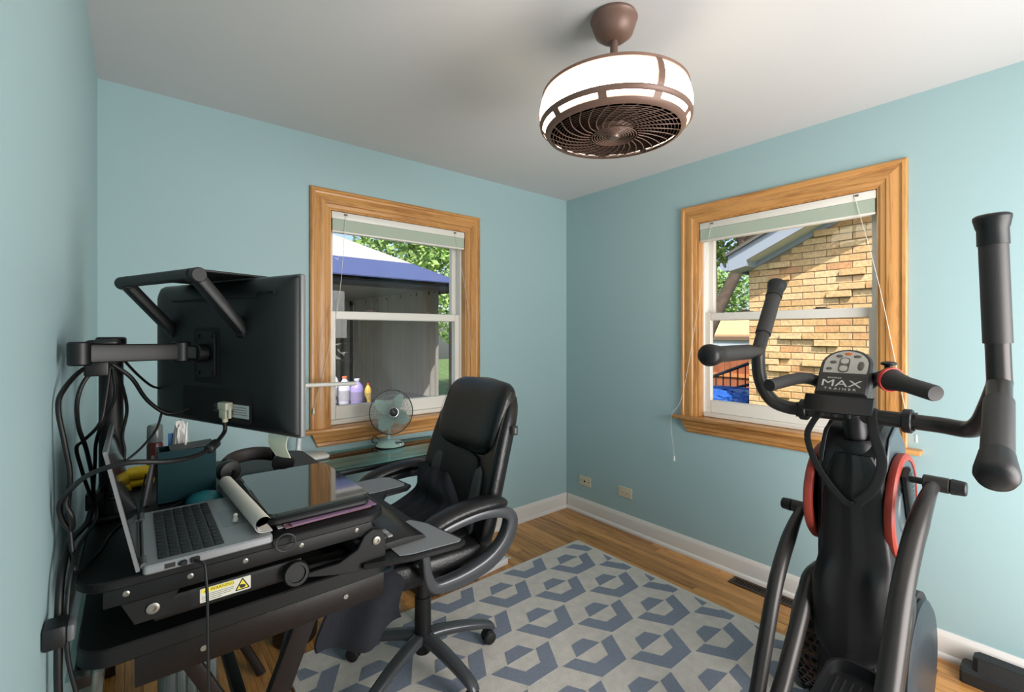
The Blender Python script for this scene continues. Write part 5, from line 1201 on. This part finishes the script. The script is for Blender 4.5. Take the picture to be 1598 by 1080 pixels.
text('logo_word', 'BOWFLEX', 0.0085, lw, con, CM @ Matrix.Translation((-0.042, 0.0575, 0.0013)), 0.0002, 'LEFT', 1.0)
text('logo_word', 'T R A I N E R', 0.0115, lw, con, CM @ Matrix.Translation((-0.002, 0.0145, 0.0013)), 0.0002, 'CENTER', 1.35)
# media tray under the console
rg = []
for i in range(15):
    u = -1 + 2 * i / 14; y = YC + 0.008 - u * 0.092; back = 0.012 * u * u
    rg.append([(1.735 + back, y, 1.182), (1.722 + back, y, 1.180), (1.690 + back * 2, y, 1.140 + 0.004 * u * u), (1.684 + back * 2, y, 1.134), (1.692 + back * 2, y, 1.130), (1.735 + back, y, 1.172)])
b_ = BM(); loft(b_, rg); tr_ = obj('media_tray', b_, eblack, el, 40)
for k in range(3):
    b_ = BM(); y = 0.512 - 0.036 * k; box(b_, (1.695, y - 0.007, 1.118), (1.715, y + 0.007, 1.142), 0.003); obj('tray_tooth', b_, eblack, tr_, 40)
b_ = BM(); sweep(b_, [(1.845, 0.472, 1.16), (1.825, 0.474, 1.205)], (0, 1, 0), 0.05, 0.022, 1, None, 0.5); obj('console_neck', b_, eblack, el, 50)
# hanging strap
b_ = BM(); sweep(b_, [(1.8765, 0.545, 1.112), (1.8690, 0.545, 1.129), (1.850, 0.545, 1.1366), (1.831, 0.546, 1.129), (1.8225, 0.549, 1.110), (1.800, 0.566, 1.075), (1.790, 0.578, 1.03), (1.783, 0.560, 0.965), (1.772, 0.52, 0.90), (1.766, 0.47, 0.845), (1.766, 0.44, 0.835)], (0, 1, 0), 0.010, 0.0018, 6, None, 0.4); strap = tag(obj('chest_strap', b_, black_soft, None, 60), 'black elastic strap hung over the elliptical trainer pivot bar', 'strap')
b_ = BM(); sweep(b_, [(1.8775, 0.408, 1.112), (1.8695, 0.408, 1.1295), (1.850, 0.408, 1.1374), (1.8305, 0.408, 1.1295), (1.820, 0.406, 1.108), (1.790, 0.392, 1.06), (1.782, 0.372, 0.98), (1.775, 0.39, 0.90), (1.768, 0.43, 0.845)], (0, 1, 0.2), 0.014, 0.0025, 6, None, 0.4); tag(obj('wide_strap', b_, black_soft, None, 60), 'wide black webbing strap beside the elliptical trainer post', 'strap')
b_ = BM(); sweep(b_, [(1.835, 0.52, 1.086), (1.805, 0.528, 1.05), (1.790, 0.532, 1.0), (1.783, 0.536, 0.955)], (0, 1, 0), 0.006, 0.0018, 5, None, 0.5)
tag(obj('safety_cord', b_, black_plastic, None, 60), 'thin black clip cord dangling beside the trainer strap', 'cord')

# ------------------------------------------------------------------ step riser on the floor
t = thing('step_platform', 'black plastic exercise step lying along the baseboard', 'exercise step', (2.59, 0.0, 0))
stp = mat('step_black', (30, 30, 31), 0.6, bump=0.15, bscale=200)
b_ = BM(); secs = []
for y, k in ((0.285, 0.80), (0.277, 1.0), (-0.40, 1.0), (-0.41, 0.8)): secs.append([(2.590 + (x - 2.590) * (k if k < 1 else 1), y, z * (0.9 if k < 1 else 1) + 0.0004) for x, z in ((2.532, 0.0), (2.532, 0.045), (2.552, 0.050), (2.553, 0.052), (2.630, 0.052), (2.645, 0.045), (2.645, 0.0))])
loft(b_, secs); obj('lower_flange', b_, stp, t, 30)
b_ = BM(); secs = []
for y, k in ((0.250, 0.7), (0.235, 1.0), (-0.38, 1.0)): secs.append([(2.590 + (x - 2.590) * k, y, 0.052 + (z - 0.052) * (k if k == 1 else 0.9)) for x, z in ((2.553, 0.0525), (2.566, 0.098), (2.572, 0.102), (2.625, 0.102), (2.630, 0.098), (2.640, 0.0525))])
loft(b_, secs); obj('top_block', b_, stp, t, 30)

# ------------------------------------------------------------------ outside
b_ = BM(); box(b_, (-14, -10, -0.62), (26, 30, -0.52)); tag(obj('ground', b_, mat('lawn', (84, 106, 54), 0.95, var=0.35, vscale=3, bump=0.4, bscale=60), None, 0), kind='structure')
b_ = BM(); box(b_, (-2.5, 2.9, -0.519), (4.6, 8.2, -0.45)); tag(obj('patio', b_, mat('patio_concrete', (160, 158, 152), 0.9, var=0.08), None, 0), 'grey concrete patio slab under the gazebo', 'patio')

# neighbour house with brick gable
HX, HY = 6.5, 2.80
hs = thing('brick_house', 'tan brick neighbour house with white gable trim outside the window', 'house', (HX + 2, 0.5, -0.5))
mort = mat('mortar', (156, 136, 112), 0.9, var=0.08, vscale=20)
ridge = lambda y: 2.36 + 0.4625 * (HY - y)
b_ = BM(); prof = [(HY, -0.5), (-4.6, -0.5), (-4.6, ridge(-0.9) - 0.4625 * 3.7), (-0.9, ridge(-0.9)), (HY, ridge(HY))]
slab(b_, prof, 0, 6.0, 0, frame((HX, 0, 0), (0, 1, 0), (0, 0, 1), (1, 0, 0))); obj('wall_core', b_, mort, hs, 0)
brick_m = bpy.data.materials.new('tan_brick'); brick_m.use_nodes = True
nt = brick_m.node_tree; bs = nt.nodes['Principled BSDF']; bs.inputs['Roughness'].default_value = 0.9
oi = nt.nodes.new('ShaderNodeObjectInfo'); cr2 = nt.nodes.new('ShaderNodeValToRGB'); cr2.color_ramp.interpolation = 'LINEAR'
for p_, c_ in ((0.0, (196, 156, 108)), (0.3, (212, 178, 132)), (0.6, (220, 190, 148)), (0.85, (208, 168, 120)), (1.0, (194, 146, 104))):
    e_ = cr2.color_ramp.elements[0] if p_ == 0 else (cr2.color_ramp.elements[-1] if p_ == 1 else cr2.color_ramp.elements.new(p_)); e_.color = lin(c_)
g_ = nt.nodes.new('ShaderNodeNewGeometry'); n_ = nt.nodes.new('ShaderNodeTexNoise'); n_.inputs['Scale'].default_value = 30; n_.inputs['Detail'].default_value = 6
nt.links.new(g_.outputs['Position'], n_.inputs['Vector'])
hs_ = nt.nodes.new('ShaderNodeHueSaturation'); mr_ = nt.nodes.new('ShaderNodeMapRange'); mr_.inputs['From Min'].default_value = 0.3; mr_.inputs['From Max'].default_value = 0.7; mr_.inputs['To Min'].default_value = 0.8; mr_.inputs['To Max'].default_value = 1.15
nt.links.new(n_.outputs['Fac'], mr_.inputs['Value']); nt.links.new(mr_.outputs[0], hs_.inputs['Value'])
nt.links.new(oi.outputs['Random'], cr2.inputs[0]); nt.links.new(cr2.outputs[0], hs_.inputs['Color']); nt.links.new(hs_.outputs[0], bs.inputs['Base Color'])
bp_ = nt.nodes.new('ShaderNodeBump'); bp_.inputs['Strength'].default_value = 0.6; bp_.inputs['Distance'].default_value = 0.01
nt.links.new(n_.outputs['Fac'], bp_.inputs['Height']); nt.links.new(bp_.outputs[0], bs.inputs['Normal'])
BH, BL, CHH, CLL = 0.073, 0.250, 0.084, 0.261
b_ = BM(); box(b_, (-0.010, -BL, 0), (0.02, 0, BH), 0.003, 1); bme = mesh_of('brick', b_, brick_m, 30)
b_ = BM(); box(b_, (-0.048, -BL, 0), (0.02, 0, BH), 0.004, 1); bmp = mesh_of('brick', b_, brick_m, 30)
b_ = BM(); box(b_, (-0.010, -BL * 0.48, 0), (0.02, 0, BH), 0.003, 1); bmh = mesh_of('brick', b_, brick_m, 30)
rest = BM(); nb = 0
rb = random.Random(5)
for r in range(50):
    z = -0.45 + r * CHH
    y = HY
    first = True
    while y > -4.3:
        half = first and r % 2
        L = BL * 0.48 if half else BL
        first = False
        if z + BH < ridge(y - L / 2 if y > -0.9 else -0.9 - (-0.9 - y)) - 0.10 and y - L > -4.5:
            vis = (z > 0.20 and y > 1.0)
            proud = rb.random() < 0.11
            if vis and nb < 300:
                link_copy('brick', bmh if half else (bmp if proud else bme), (HX, y, z), hs); nb += 1
            elif y > -1.6:
                d = 0.048 if proud and not half else 0.010
                box(rest, (HX - d, y - L, z), (HX + 0.02, y, z + BH))
        y -= L + 0.011
bo = obj('brick_courses', rest, brick_m, hs, 0, kind='stuff')
housew = mat('house_trim_shaded', (150, 158, 172), 0.5)  # white trim toned to grey blue, its shade put into the colour
def rake(name, y0, y1, z0, z1, xa, xb, m):
    b2 = BM(); loft(b2, [[(xa, y0, ridge(y0) + z0), (xa, y0, ridge(y0) + z1), (xb, y0, ridge(y0) + z1), (xb, y0, ridge(y0) + z0)], [(xa, y1, ridge(y1) + z0), (xa, y1, ridge(y1) + z1), (xb, y1, ridge(y1) + z1), (xb, y1, ridge(y1) + z0)]]); return obj(name, b2, m, hs, 0)
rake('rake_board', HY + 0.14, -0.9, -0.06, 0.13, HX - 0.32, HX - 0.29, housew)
rake('rake_soffit', HY + 0.14, -0.9, -0.06, -0.035, HX - 0.29, HX + 0.0, mat('soffit_grey', (186, 190, 194), 0.6))
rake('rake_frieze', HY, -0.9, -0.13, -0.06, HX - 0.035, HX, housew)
rake('roof_deck', HY + 0.17, -0.9, 0.13, 0.17, HX - 0.36, HX + 6.2, mat('shingle_grey', (96, 92, 90), 0.9))
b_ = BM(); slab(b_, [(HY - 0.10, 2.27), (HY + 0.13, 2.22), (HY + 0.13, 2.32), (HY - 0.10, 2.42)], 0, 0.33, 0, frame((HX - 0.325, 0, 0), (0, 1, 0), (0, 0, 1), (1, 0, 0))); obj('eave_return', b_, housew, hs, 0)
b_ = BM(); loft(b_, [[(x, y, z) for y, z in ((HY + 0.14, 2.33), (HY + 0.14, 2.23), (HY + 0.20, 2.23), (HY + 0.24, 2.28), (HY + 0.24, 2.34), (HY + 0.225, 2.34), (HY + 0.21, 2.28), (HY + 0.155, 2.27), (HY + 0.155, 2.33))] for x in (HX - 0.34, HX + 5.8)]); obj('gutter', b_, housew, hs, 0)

# far garage, fence, railing, blue cover seen past the house corner
gr = thing('garage', 'low garage with tan roof and white eave beyond the brick house', 'garage', (17.5, 7.0, -0.5))
b_ = BM(); box(b_, (16.2, 5.4, -0.5), (19, 8.5, 1.285)); obj('wall', b_, mat('garage_wall', (150, 110, 84), 0.8), gr, 0)
b_ = BM(); slab(b_, [(16.0, 1.29), (16.0, 1.35), (17.6, 1.95), (19.2, 1.35), (19.2, 1.29)], 0, 3.6, 0, frame((0, 5.1, 0), (1, 0, 0), (0, 0, 1), (0, 1, 0))); obj('roof', b_, mat('garage_roof', (196, 160, 122), 0.9, var=0.1, vscale=10), gr, 0)
b_ = BM(); box(b_, (15.98, 5.1, 0.84), (16.06, 8.7, 1.15)); obj('fascia', b_, mat('garage_white', (196, 202, 214), 0.6), gr, 0)
b_ = BM(); box(b_, (15.92, 5.1, 1.15), (16.06, 8.7, 1.29), 0.01); obj('gutter', b_, mat('garage_brown', (128, 104, 86), 0.6), gr, 0)
fe = thing('board_fence', 'red brown board fence beyond the black stair railing', 'fence', (10.5, 6.5, -0.5))
fm = mat('fence_redwood', (164, 96, 66), 0.8, var=0.15, vscale=6, rnd=0.1)
b_ = BM(); box(b_, (-0.012, -0.068, 0), (0.012, 0.068, 1.45), 0.003, 1); fbme = mesh_of('board', b_, fm, 0)
for k in range(28): link_copy('board', fbme, (10.5, 4.3 + 0.142 * k, -0.5), fe)
b_ = BM(); box(b_, (10.42, 4.2, 0.955), (10.56, 8.3, 1.0), 0.005); obj('cap_rail', b_, mat('fence_cap', (206, 136, 84), 0.7), fe, 0)
b_ = BM(); box(b_, (10.46, 4.2, 0.40), (10.488, 8.3, 0.48)); obj('mid_rail', b_, mat('fence_cap', (206, 136, 84), 0.7), fe, 0)
ra = thing('stair_railing', 'black metal stair railing outside the brick house', 'railing', (8.2, 4.4, -0.5))
rm = mat('railing_black', (40, 42, 50), 0.5)
rz = lambda y: 0.78 - 0.42 * (y - 3.75)
for dy, n_b in ((0, 9), (-0.75, 5)):
    b_ = BM(); tube(b_, [(8.2, 3.55, rz(3.55) + dy * 0.5), (8.2, 5.25, rz(5.25) + dy * 0.5)], 0.028, 8, 1) if dy == 0 else tube(b_, [(8.2, 3.4, 0.55), (8.2, 4.3, 0.25)], 0.024, 8, 1)
    obj('hand_rail', b_, rm, ra, 40)
b_ = BM(); cyl(b_, (0, 0, 0), (0, 0, 1), 0.011, n=8); balm = mesh_of('baluster', b_, rm, 40)
for k in range(13):
    y = 3.60 + 0.13 * k; o_ = link_copy('baluster', balm, (8.2, y, -0.5), ra); o_.scale = (1, 1, rz(y) + 0.5)
b_ = BM(); box(b_, (8.16, 4.28, -0.5), (8.24, 4.36, rz(4.3) + 0.08), 0.005); obj('newel_post', b_, rm, ra, 0)
t = thing('covered_grill', 'crumpled blue tarp covering something low beside the brick house', 'tarp', (7.2, 3.7, -0.5))
b_ = BM(); ell(b_, (7.3, 3.75, -0.02), (0.50, 0.85, 0.52), 0.35, 60, 36)
rt_ = random.Random(3)
for v in b_.verts: v.co += Vector((rt_.uniform(-1, 1), rt_.uniform(-1, 1), rt_.uniform(-1, 1))) * 0.022
obj('tarp', b_, mat('tarp_blue', (44, 92, 178), 0.35), t, 20)

# trees
leafs = {'bright': mat('leaf_bright', (160, 184, 96), 0.7, rnd=0, var=0.45, vscale=2.2), 'deep': mat('leaf_deep', (124, 154, 84), 0.7, var=0.5, vscale=1.6), 'pine': mat('leaf_pine', (146, 176, 102), 0.7, var=0.5, vscale=1.4)}
bark = mat('bark', (92, 78, 68), 0.95, var=0.3, vscale=9, bump=0.6, bscale=30)
def tree(name, label, trunk, blobs, n, size, lm_, seed, group=None):
    rr = random.Random(seed)
    tt = thing(name, label, 'tree', (trunk[0][0][0][0], trunk[0][0][0][1], -0.52), group)
    for pts, r in trunk:
        b2 = BM(); tube(b2, pts, lambda q, r=r: r * (1 - 0.6 * q), 10, 5); obj('trunk', b2, bark, tt, 60)
    vs2, fs2 = [], []
    tot = sum(b3[3] ** 2 for b3 in blobs)
    for bx, by, bz, br in blobs:
        for _ in range(int(n * br * br / tot)):
            v = Vector((rr.gauss(0, 1), rr.gauss(0, 1), rr.gauss(0, 1))).normalized() * br * (0.55 + 0.5 * rr.random() ** 0.6)
            c = Vector((bx, by, bz)) + Vector((v.x, v.y, v.z * 0.8))
            a = Vector((rr.gauss(0, 1), rr.gauss(0, 1), rr.gauss(0, 0.6))).normalized(); b4 = a.cross(Vector((rr.gauss(0, 1), rr.gauss(0, 1), rr.gauss(0, 1)))).normalized()
            s = size * rr.uniform(0.6, 1.3); i0 = len(vs2)
            vs2 += [c - a * s, c + b4 * s * 0.5, c + a * s, c - b4 * s * 0.5]; fs2.append((i0, i0 + 1, i0 + 2, i0 + 3))
    me = bpy.data.meshes.new('foliage'); me.from_pydata([tuple(v - Vector((blobs[0][0], blobs[0][1], 0))) for v in vs2], [], fs2); me.materials.append(lm_)
    o = bpy.data.objects.new('foliage', me); _finish(o, (blobs[0][0], blobs[0][1], 0), tt); o['kind'] = 'stuff'
    return tt
tree('leaning_tree', 'leafy tree with thick leaning trunk beyond the brick house', [([(9.6, 5.45, -0.6), (9.7, 5.20, 1.0), (9.85, 4.85, 2.0), (10.0, 4.35, 3.2), (10.3, 3.8, 5.2), (10.4, 3.5, 6.5)], 0.17), ([(9.8, 4.95, 1.8), (9.8, 4.98, 3.0), (9.7, 5.1, 5.0)], 0.08), ([(10.0, 4.4, 3.1), (10.0, 4.7, 4.2), (10.0, 5.0, 5.6)], 0.10)],
     [(10, 4.2, 5.9, 1.6), (10.2, 5.6, 4.9, 1.4), (9.6, 6.0, 3.6, 0.9), (11.5, 4.2, 4.4, 1.2), (11, 5.2, 3.6, 0.8), (10.6, 6.4, 2.6, 0.8)], 15000, 0.085, leafs['bright'], 1)
tree('rounded_tree', 'rounded mid green tree far behind the leaning trunk', [([(21.5, 11.2, -0.6), (21.5, 11.2, 2.0), (21.6, 11.2, 3.0)], 0.2)], [(21.6, 11.4, 3.2, 1.8), (22, 13.4, 3.9, 2.3), (22.2, 9.8, 3.0, 1.7), (22, 15.5, 3.8, 2.2), (21.6, 12.6, 2.3, 1.5)], 9000, 0.13, leafs['deep'], 2)
tree('shade_tree', 'tall dark green tree behind the left part of the gazebo roof', [([(2.2, 14, -0.6), (2.3, 14, 3), (2.4, 14, 7)], 0.28)], [(2.4, 14, 6.2, 2.2), (0.4, 13.6, 5.6, 2.0), (2.6, 13.4, 4.4, 1.5), (1.4, 12.6, 4.0, 1.4), (-1.5, 14, 5.6, 2)], 9000, 0.12, leafs['deep'], 3, 'trees behind the gazebo')
tree('feathery_tree', 'light green feathery tree behind the right part of the gazebo roof', [([(6.2, 12, -0.6), (6.2, 12, 3), (6.1, 12, 6)], 0.25)], [(6.2, 12, 4.6, 1.8), (5.4, 11.2, 3.7, 1.1), (7.4, 11.6, 3.6, 1.6), (6.4, 10.8, 2.9, 1.1), (8.2, 12, 4.8, 1.7), (7.2, 11, 2.0, 1.2)], 11000, 0.09, leafs['pine'], 4, 'trees behind the gazebo')

# gazebo
gz = thing('gazebo', 'gazebo with navy and cream canopy and grey curtains outside the window', 'gazebo', (1.2, 6.0, -0.45))
navy = mat('canopy_navy', (62, 73, 116), 0.85, var=0.05); creamc = mat('canopy_cream', (168, 160, 152), 0.85)
GX0, GX1, GY0, GY1 = -0.65, 3.05, 4.6, 8.2; AP = Vector((1.2, 6.4, 2.95)); EZ = 1.97; K = 0.25
cs = [Vector((GX0, GY0, EZ)), Vector((GX1, GY0, EZ)), Vector((GX1, GY1, EZ)), Vector((GX0, GY1, EZ))]
for i in range(4):
    a, c = cs[i], cs[(i + 1) % 4]; a2, c2 = a.lerp(AP, K), c.lerp(AP, K)
    for nm, q, m in (('lower_canopy', (a, c, c2, a2), navy), ('upper_canopy', (a2, c2, AP.lerp(a2, 0.02) + Vector((0, 0, 0)), ), creamc)):
        b_ = BM(); lowv = [b_.verts.new(p) for p in q]; upv = [b_.verts.new(p + Vector((0, 0, 0.012))) for p in q]; n = len(q)
        b_.faces.new(lowv); b_.faces.new(upv)
        for k in range(n): b_.faces.new((lowv[k], lowv[(k + 1) % n], upv[(k + 1) % n], upv[k]))
        obj(nm, b_, m, gz, 0)
postm = mat('gazebo_post', (48, 46, 46), 0.6)
for p in cs:
    x = p.x + (0.10 if p.x < 1 else -0.10); y = p.y + (0.10 if p.y < 6 else -0.10)
    b_ = BM(); box(b_, (x - 0.04, y - 0.04, -0.45), (x + 0.04, y + 0.04, EZ - 0.01), 0.005); obj('post', b_, postm, gz, 0)
for a, c in ((0, 1), (1, 2), (2, 3), (3, 0)):
    p, q = cs[a].lerp(AP, 0.04), cs[c].lerp(AP, 0.04); b_ = BM(); tube(b_, [p - Vector((0, 0, 0.10)), q - Vector((0, 0, 0.10))], 0.035, 8, 1); obj('beam', b_, postm, gz, 40)
curt = mat('curtain_grey', (128, 125, 122), 0.9, var=0.08, vscale=2)
def curtain(p, q, z0, z1, waves):
    n = waves * 8; d = Vector((q[0] - p[0], q[1] - p[1], 0)); nn = Vector((-d.y, d.x, 0)).normalized(); A = Vector((p[0], p[1], 0)); b2 = BM(); rg = []
    for k in range(n + 1):
        o = nn * (0.018 * math.sin(2 * PI * waves * k / n) + 0.010 * math.sin(5.3 * k / waves)); c = A + d * k / n + o
        rg.append([c + Vector((0, 0, z0)), c + Vector((0, 0, z1)), c + nn * 0.004 + Vector((0, 0, z1)), c + nn * 0.004 + Vector((0, 0, z0))])
    loft(b2, rg); return obj('curtain', b2, curt, gz, 60)
curtain((-0.50, 8.0), (1.45, 8.0), -0.42, EZ + 0.02, 14)
curtain((1.50, 8.0), (2.90, 8.0), -0.42, EZ + 0.02, 11)
curtain((2.93, 7.9), (2.93, 5.0), -0.42, EZ + 0.02, 18)
b_ = BM(); box(b_, (GX0 + 0.06, GY0 + 0.12, EZ - 0.02), (GX1 - 0.06, GY1 - 0.06, EZ - 0.012)); obj('canopy_liner', b_, mat('liner_grey', (120, 118, 116), 0.9), gz, 0)
b_ = BM(); tube(b_, [(0.95, 7.75, 1.05), (1.35, 7.75, 1.15), (2.0, 7.75, 1.85)], 0.045, 8, 5); obj('brace', b_, postm, gz, 60)
b_ = BM(); tube(b_, [(1.475, 7.92, -0.45), (1.475, 7.92, 1.9)], 0.018, 8, 1); obj('seam_post', b_, mat('seam_grey', (130, 132, 130), 0.6), gz, 40)
# patio table and bottles
TX, TY, TZ = 1.42, 4.20, 0.75
pt = thing('patio_table', 'dark patio table with bottles outside the window', 'table', (TX, TY, -0.45))
b_ = BM(); box(b_, (0.95, 3.80, TZ - 0.03), (2.30, 4.55, TZ), 0.006); obj('table_top', b_, mat('table_dark', (58, 56, 58), 0.4), pt, 40)
for x in (1.0, 2.25):
    for y in (3.86, 4.49):
        b_ = BM(); cyl(b_, (x, y, -0.45), (x, y, TZ - 0.03), 0.022, n=12); obj('leg', b_, postm, pt, 40)
def bottle(name, label, x, y, r, h, col, cap, jug=False):
    tt = thing(name, label, 'bottle', (x, y, TZ), 'bottles on the patio table')
    b2 = BM(); lathe(b2, [(0.001, 0), (r * 0.92, 0), (r, 0.01), (r, h * 0.62), (r * 0.8, h * 0.75), (r * 0.38, h * 0.88), (r * 0.36, h * 0.93), (0.001, h * 0.93)], (x, y, TZ + 0.0004), n=20); obj('body', b2, mat(name + '_body', col, 0.4), tt, 50)
    b2 = BM(); cyl(b2, (x, y, TZ + h * 0.93), (x, y, TZ + h), r * 0.42, n=14); obj('cap', b2, mat(name + '_cap', cap, 0.5), tt, 40)
    b2 = BM(); lathe(b2, [(r + 0.0005, h * 0.15), (r + 0.0015, h * 0.15), (r + 0.0015, h * 0.5), (r + 0.0005, h * 0.5), (r + 0.0005, h * 0.15)], (x, y, TZ), n=20); obj('band_label', b2, mat(name + '_label', tuple(min(255, int(c * 0.6 + 40)) for c in col), 0.5), tt, 50)
    if jug:
        b2 = BM(); tube(b2, [(x - r * 0.3, y, TZ + h * 0.88), (x - r * 1.3, y, TZ + h * 0.84), (x - r * 1.35, y, TZ + h * 0.6), (x - r * 0.95, y, TZ + h * 0.5)], 0.012, 8, 5); obj('handle', b2, MATS[name + '_body'], tt, 60)
bottle('white_jug', 'white plastic jug with a handle on the patio table', 1.375, 4.236, 0.062, 0.30, (206, 206, 214), (230, 230, 230), True)
bottle('detergent_bottle', 'white bottle with orange cap between jug and purple bottle', 1.455, 4.13, 0.052, 0.25, (190, 188, 206), (206, 110, 70))
bottle('purple_bottle', 'lavender bottle with white cap on the patio table', 1.535, 4.05, 0.055, 0.23, (148, 134, 190), (210, 206, 220))
bottle('amber_bottle', 'small amber bottle with red cap on the patio table', 1.665, 4.12, 0.030, 0.175, (196, 160, 84), (188, 70, 60))
pp = thing('flower_pot', 'purple planter with dark leaves beside the patio table bottles', 'planter', (1.13, 4.10, TZ))
b_ = BM(); lathe(b_, [(0.001, 0), (0.085, 0), (0.12, 0.13), (0.128, 0.135), (0.128, 0.15), (0.108, 0.15), (0.09, 0.12), (0.001, 0.12)], (1.15, 4.10, TZ + 0.0004), n=28); obj('pot', b_, mat('pot_purple', (104, 84, 112), 0.5), pp, 50)
b_ = BM()
rl = random.Random(9)
for k in range(60):
    c = Vector((1.15 + rl.gauss(0, 0.06), 4.10 + rl.gauss(0, 0.06), TZ + 0.15 + abs(rl.gauss(0.07, 0.07)))); a = Vector((rl.gauss(0, 1), rl.gauss(0, 1), rl.gauss(0, 1))).normalized() * 0.03; d = a.orthogonal().normalized() * 0.014
    b_.faces.new([b_.verts.new(p) for p in (c - a, c + d, c + a, c - d)])
obj('leaves', b_, mat('pot_leaf', (74, 92, 74), 0.7), pp, 0, kind='stuff')
pf = thing('picket_fence', 'white picket panel standing beyond the patio table', 'fence', (1.5, 4.72, -0.45))
b_ = BM(); box(b_, (-0.028, -0.01, 0), (0.028, 0.01, 1.02), 0.003, 1); pkm = mesh_of('picket', b_, mat('picket_white', (214, 220, 230), 0.6), 0)
for k in range(16): link_copy('picket', pkm, (1.05 + 0.075 * k, 4.72, -0.45), pf)
for z in (-0.2, 0.42):
    b_ = BM(); box(b_, (1.0, 4.731, z), (2.2, 4.75, z + 0.05)); obj('rail', b_, MATS['picket_white'], pf, 0)
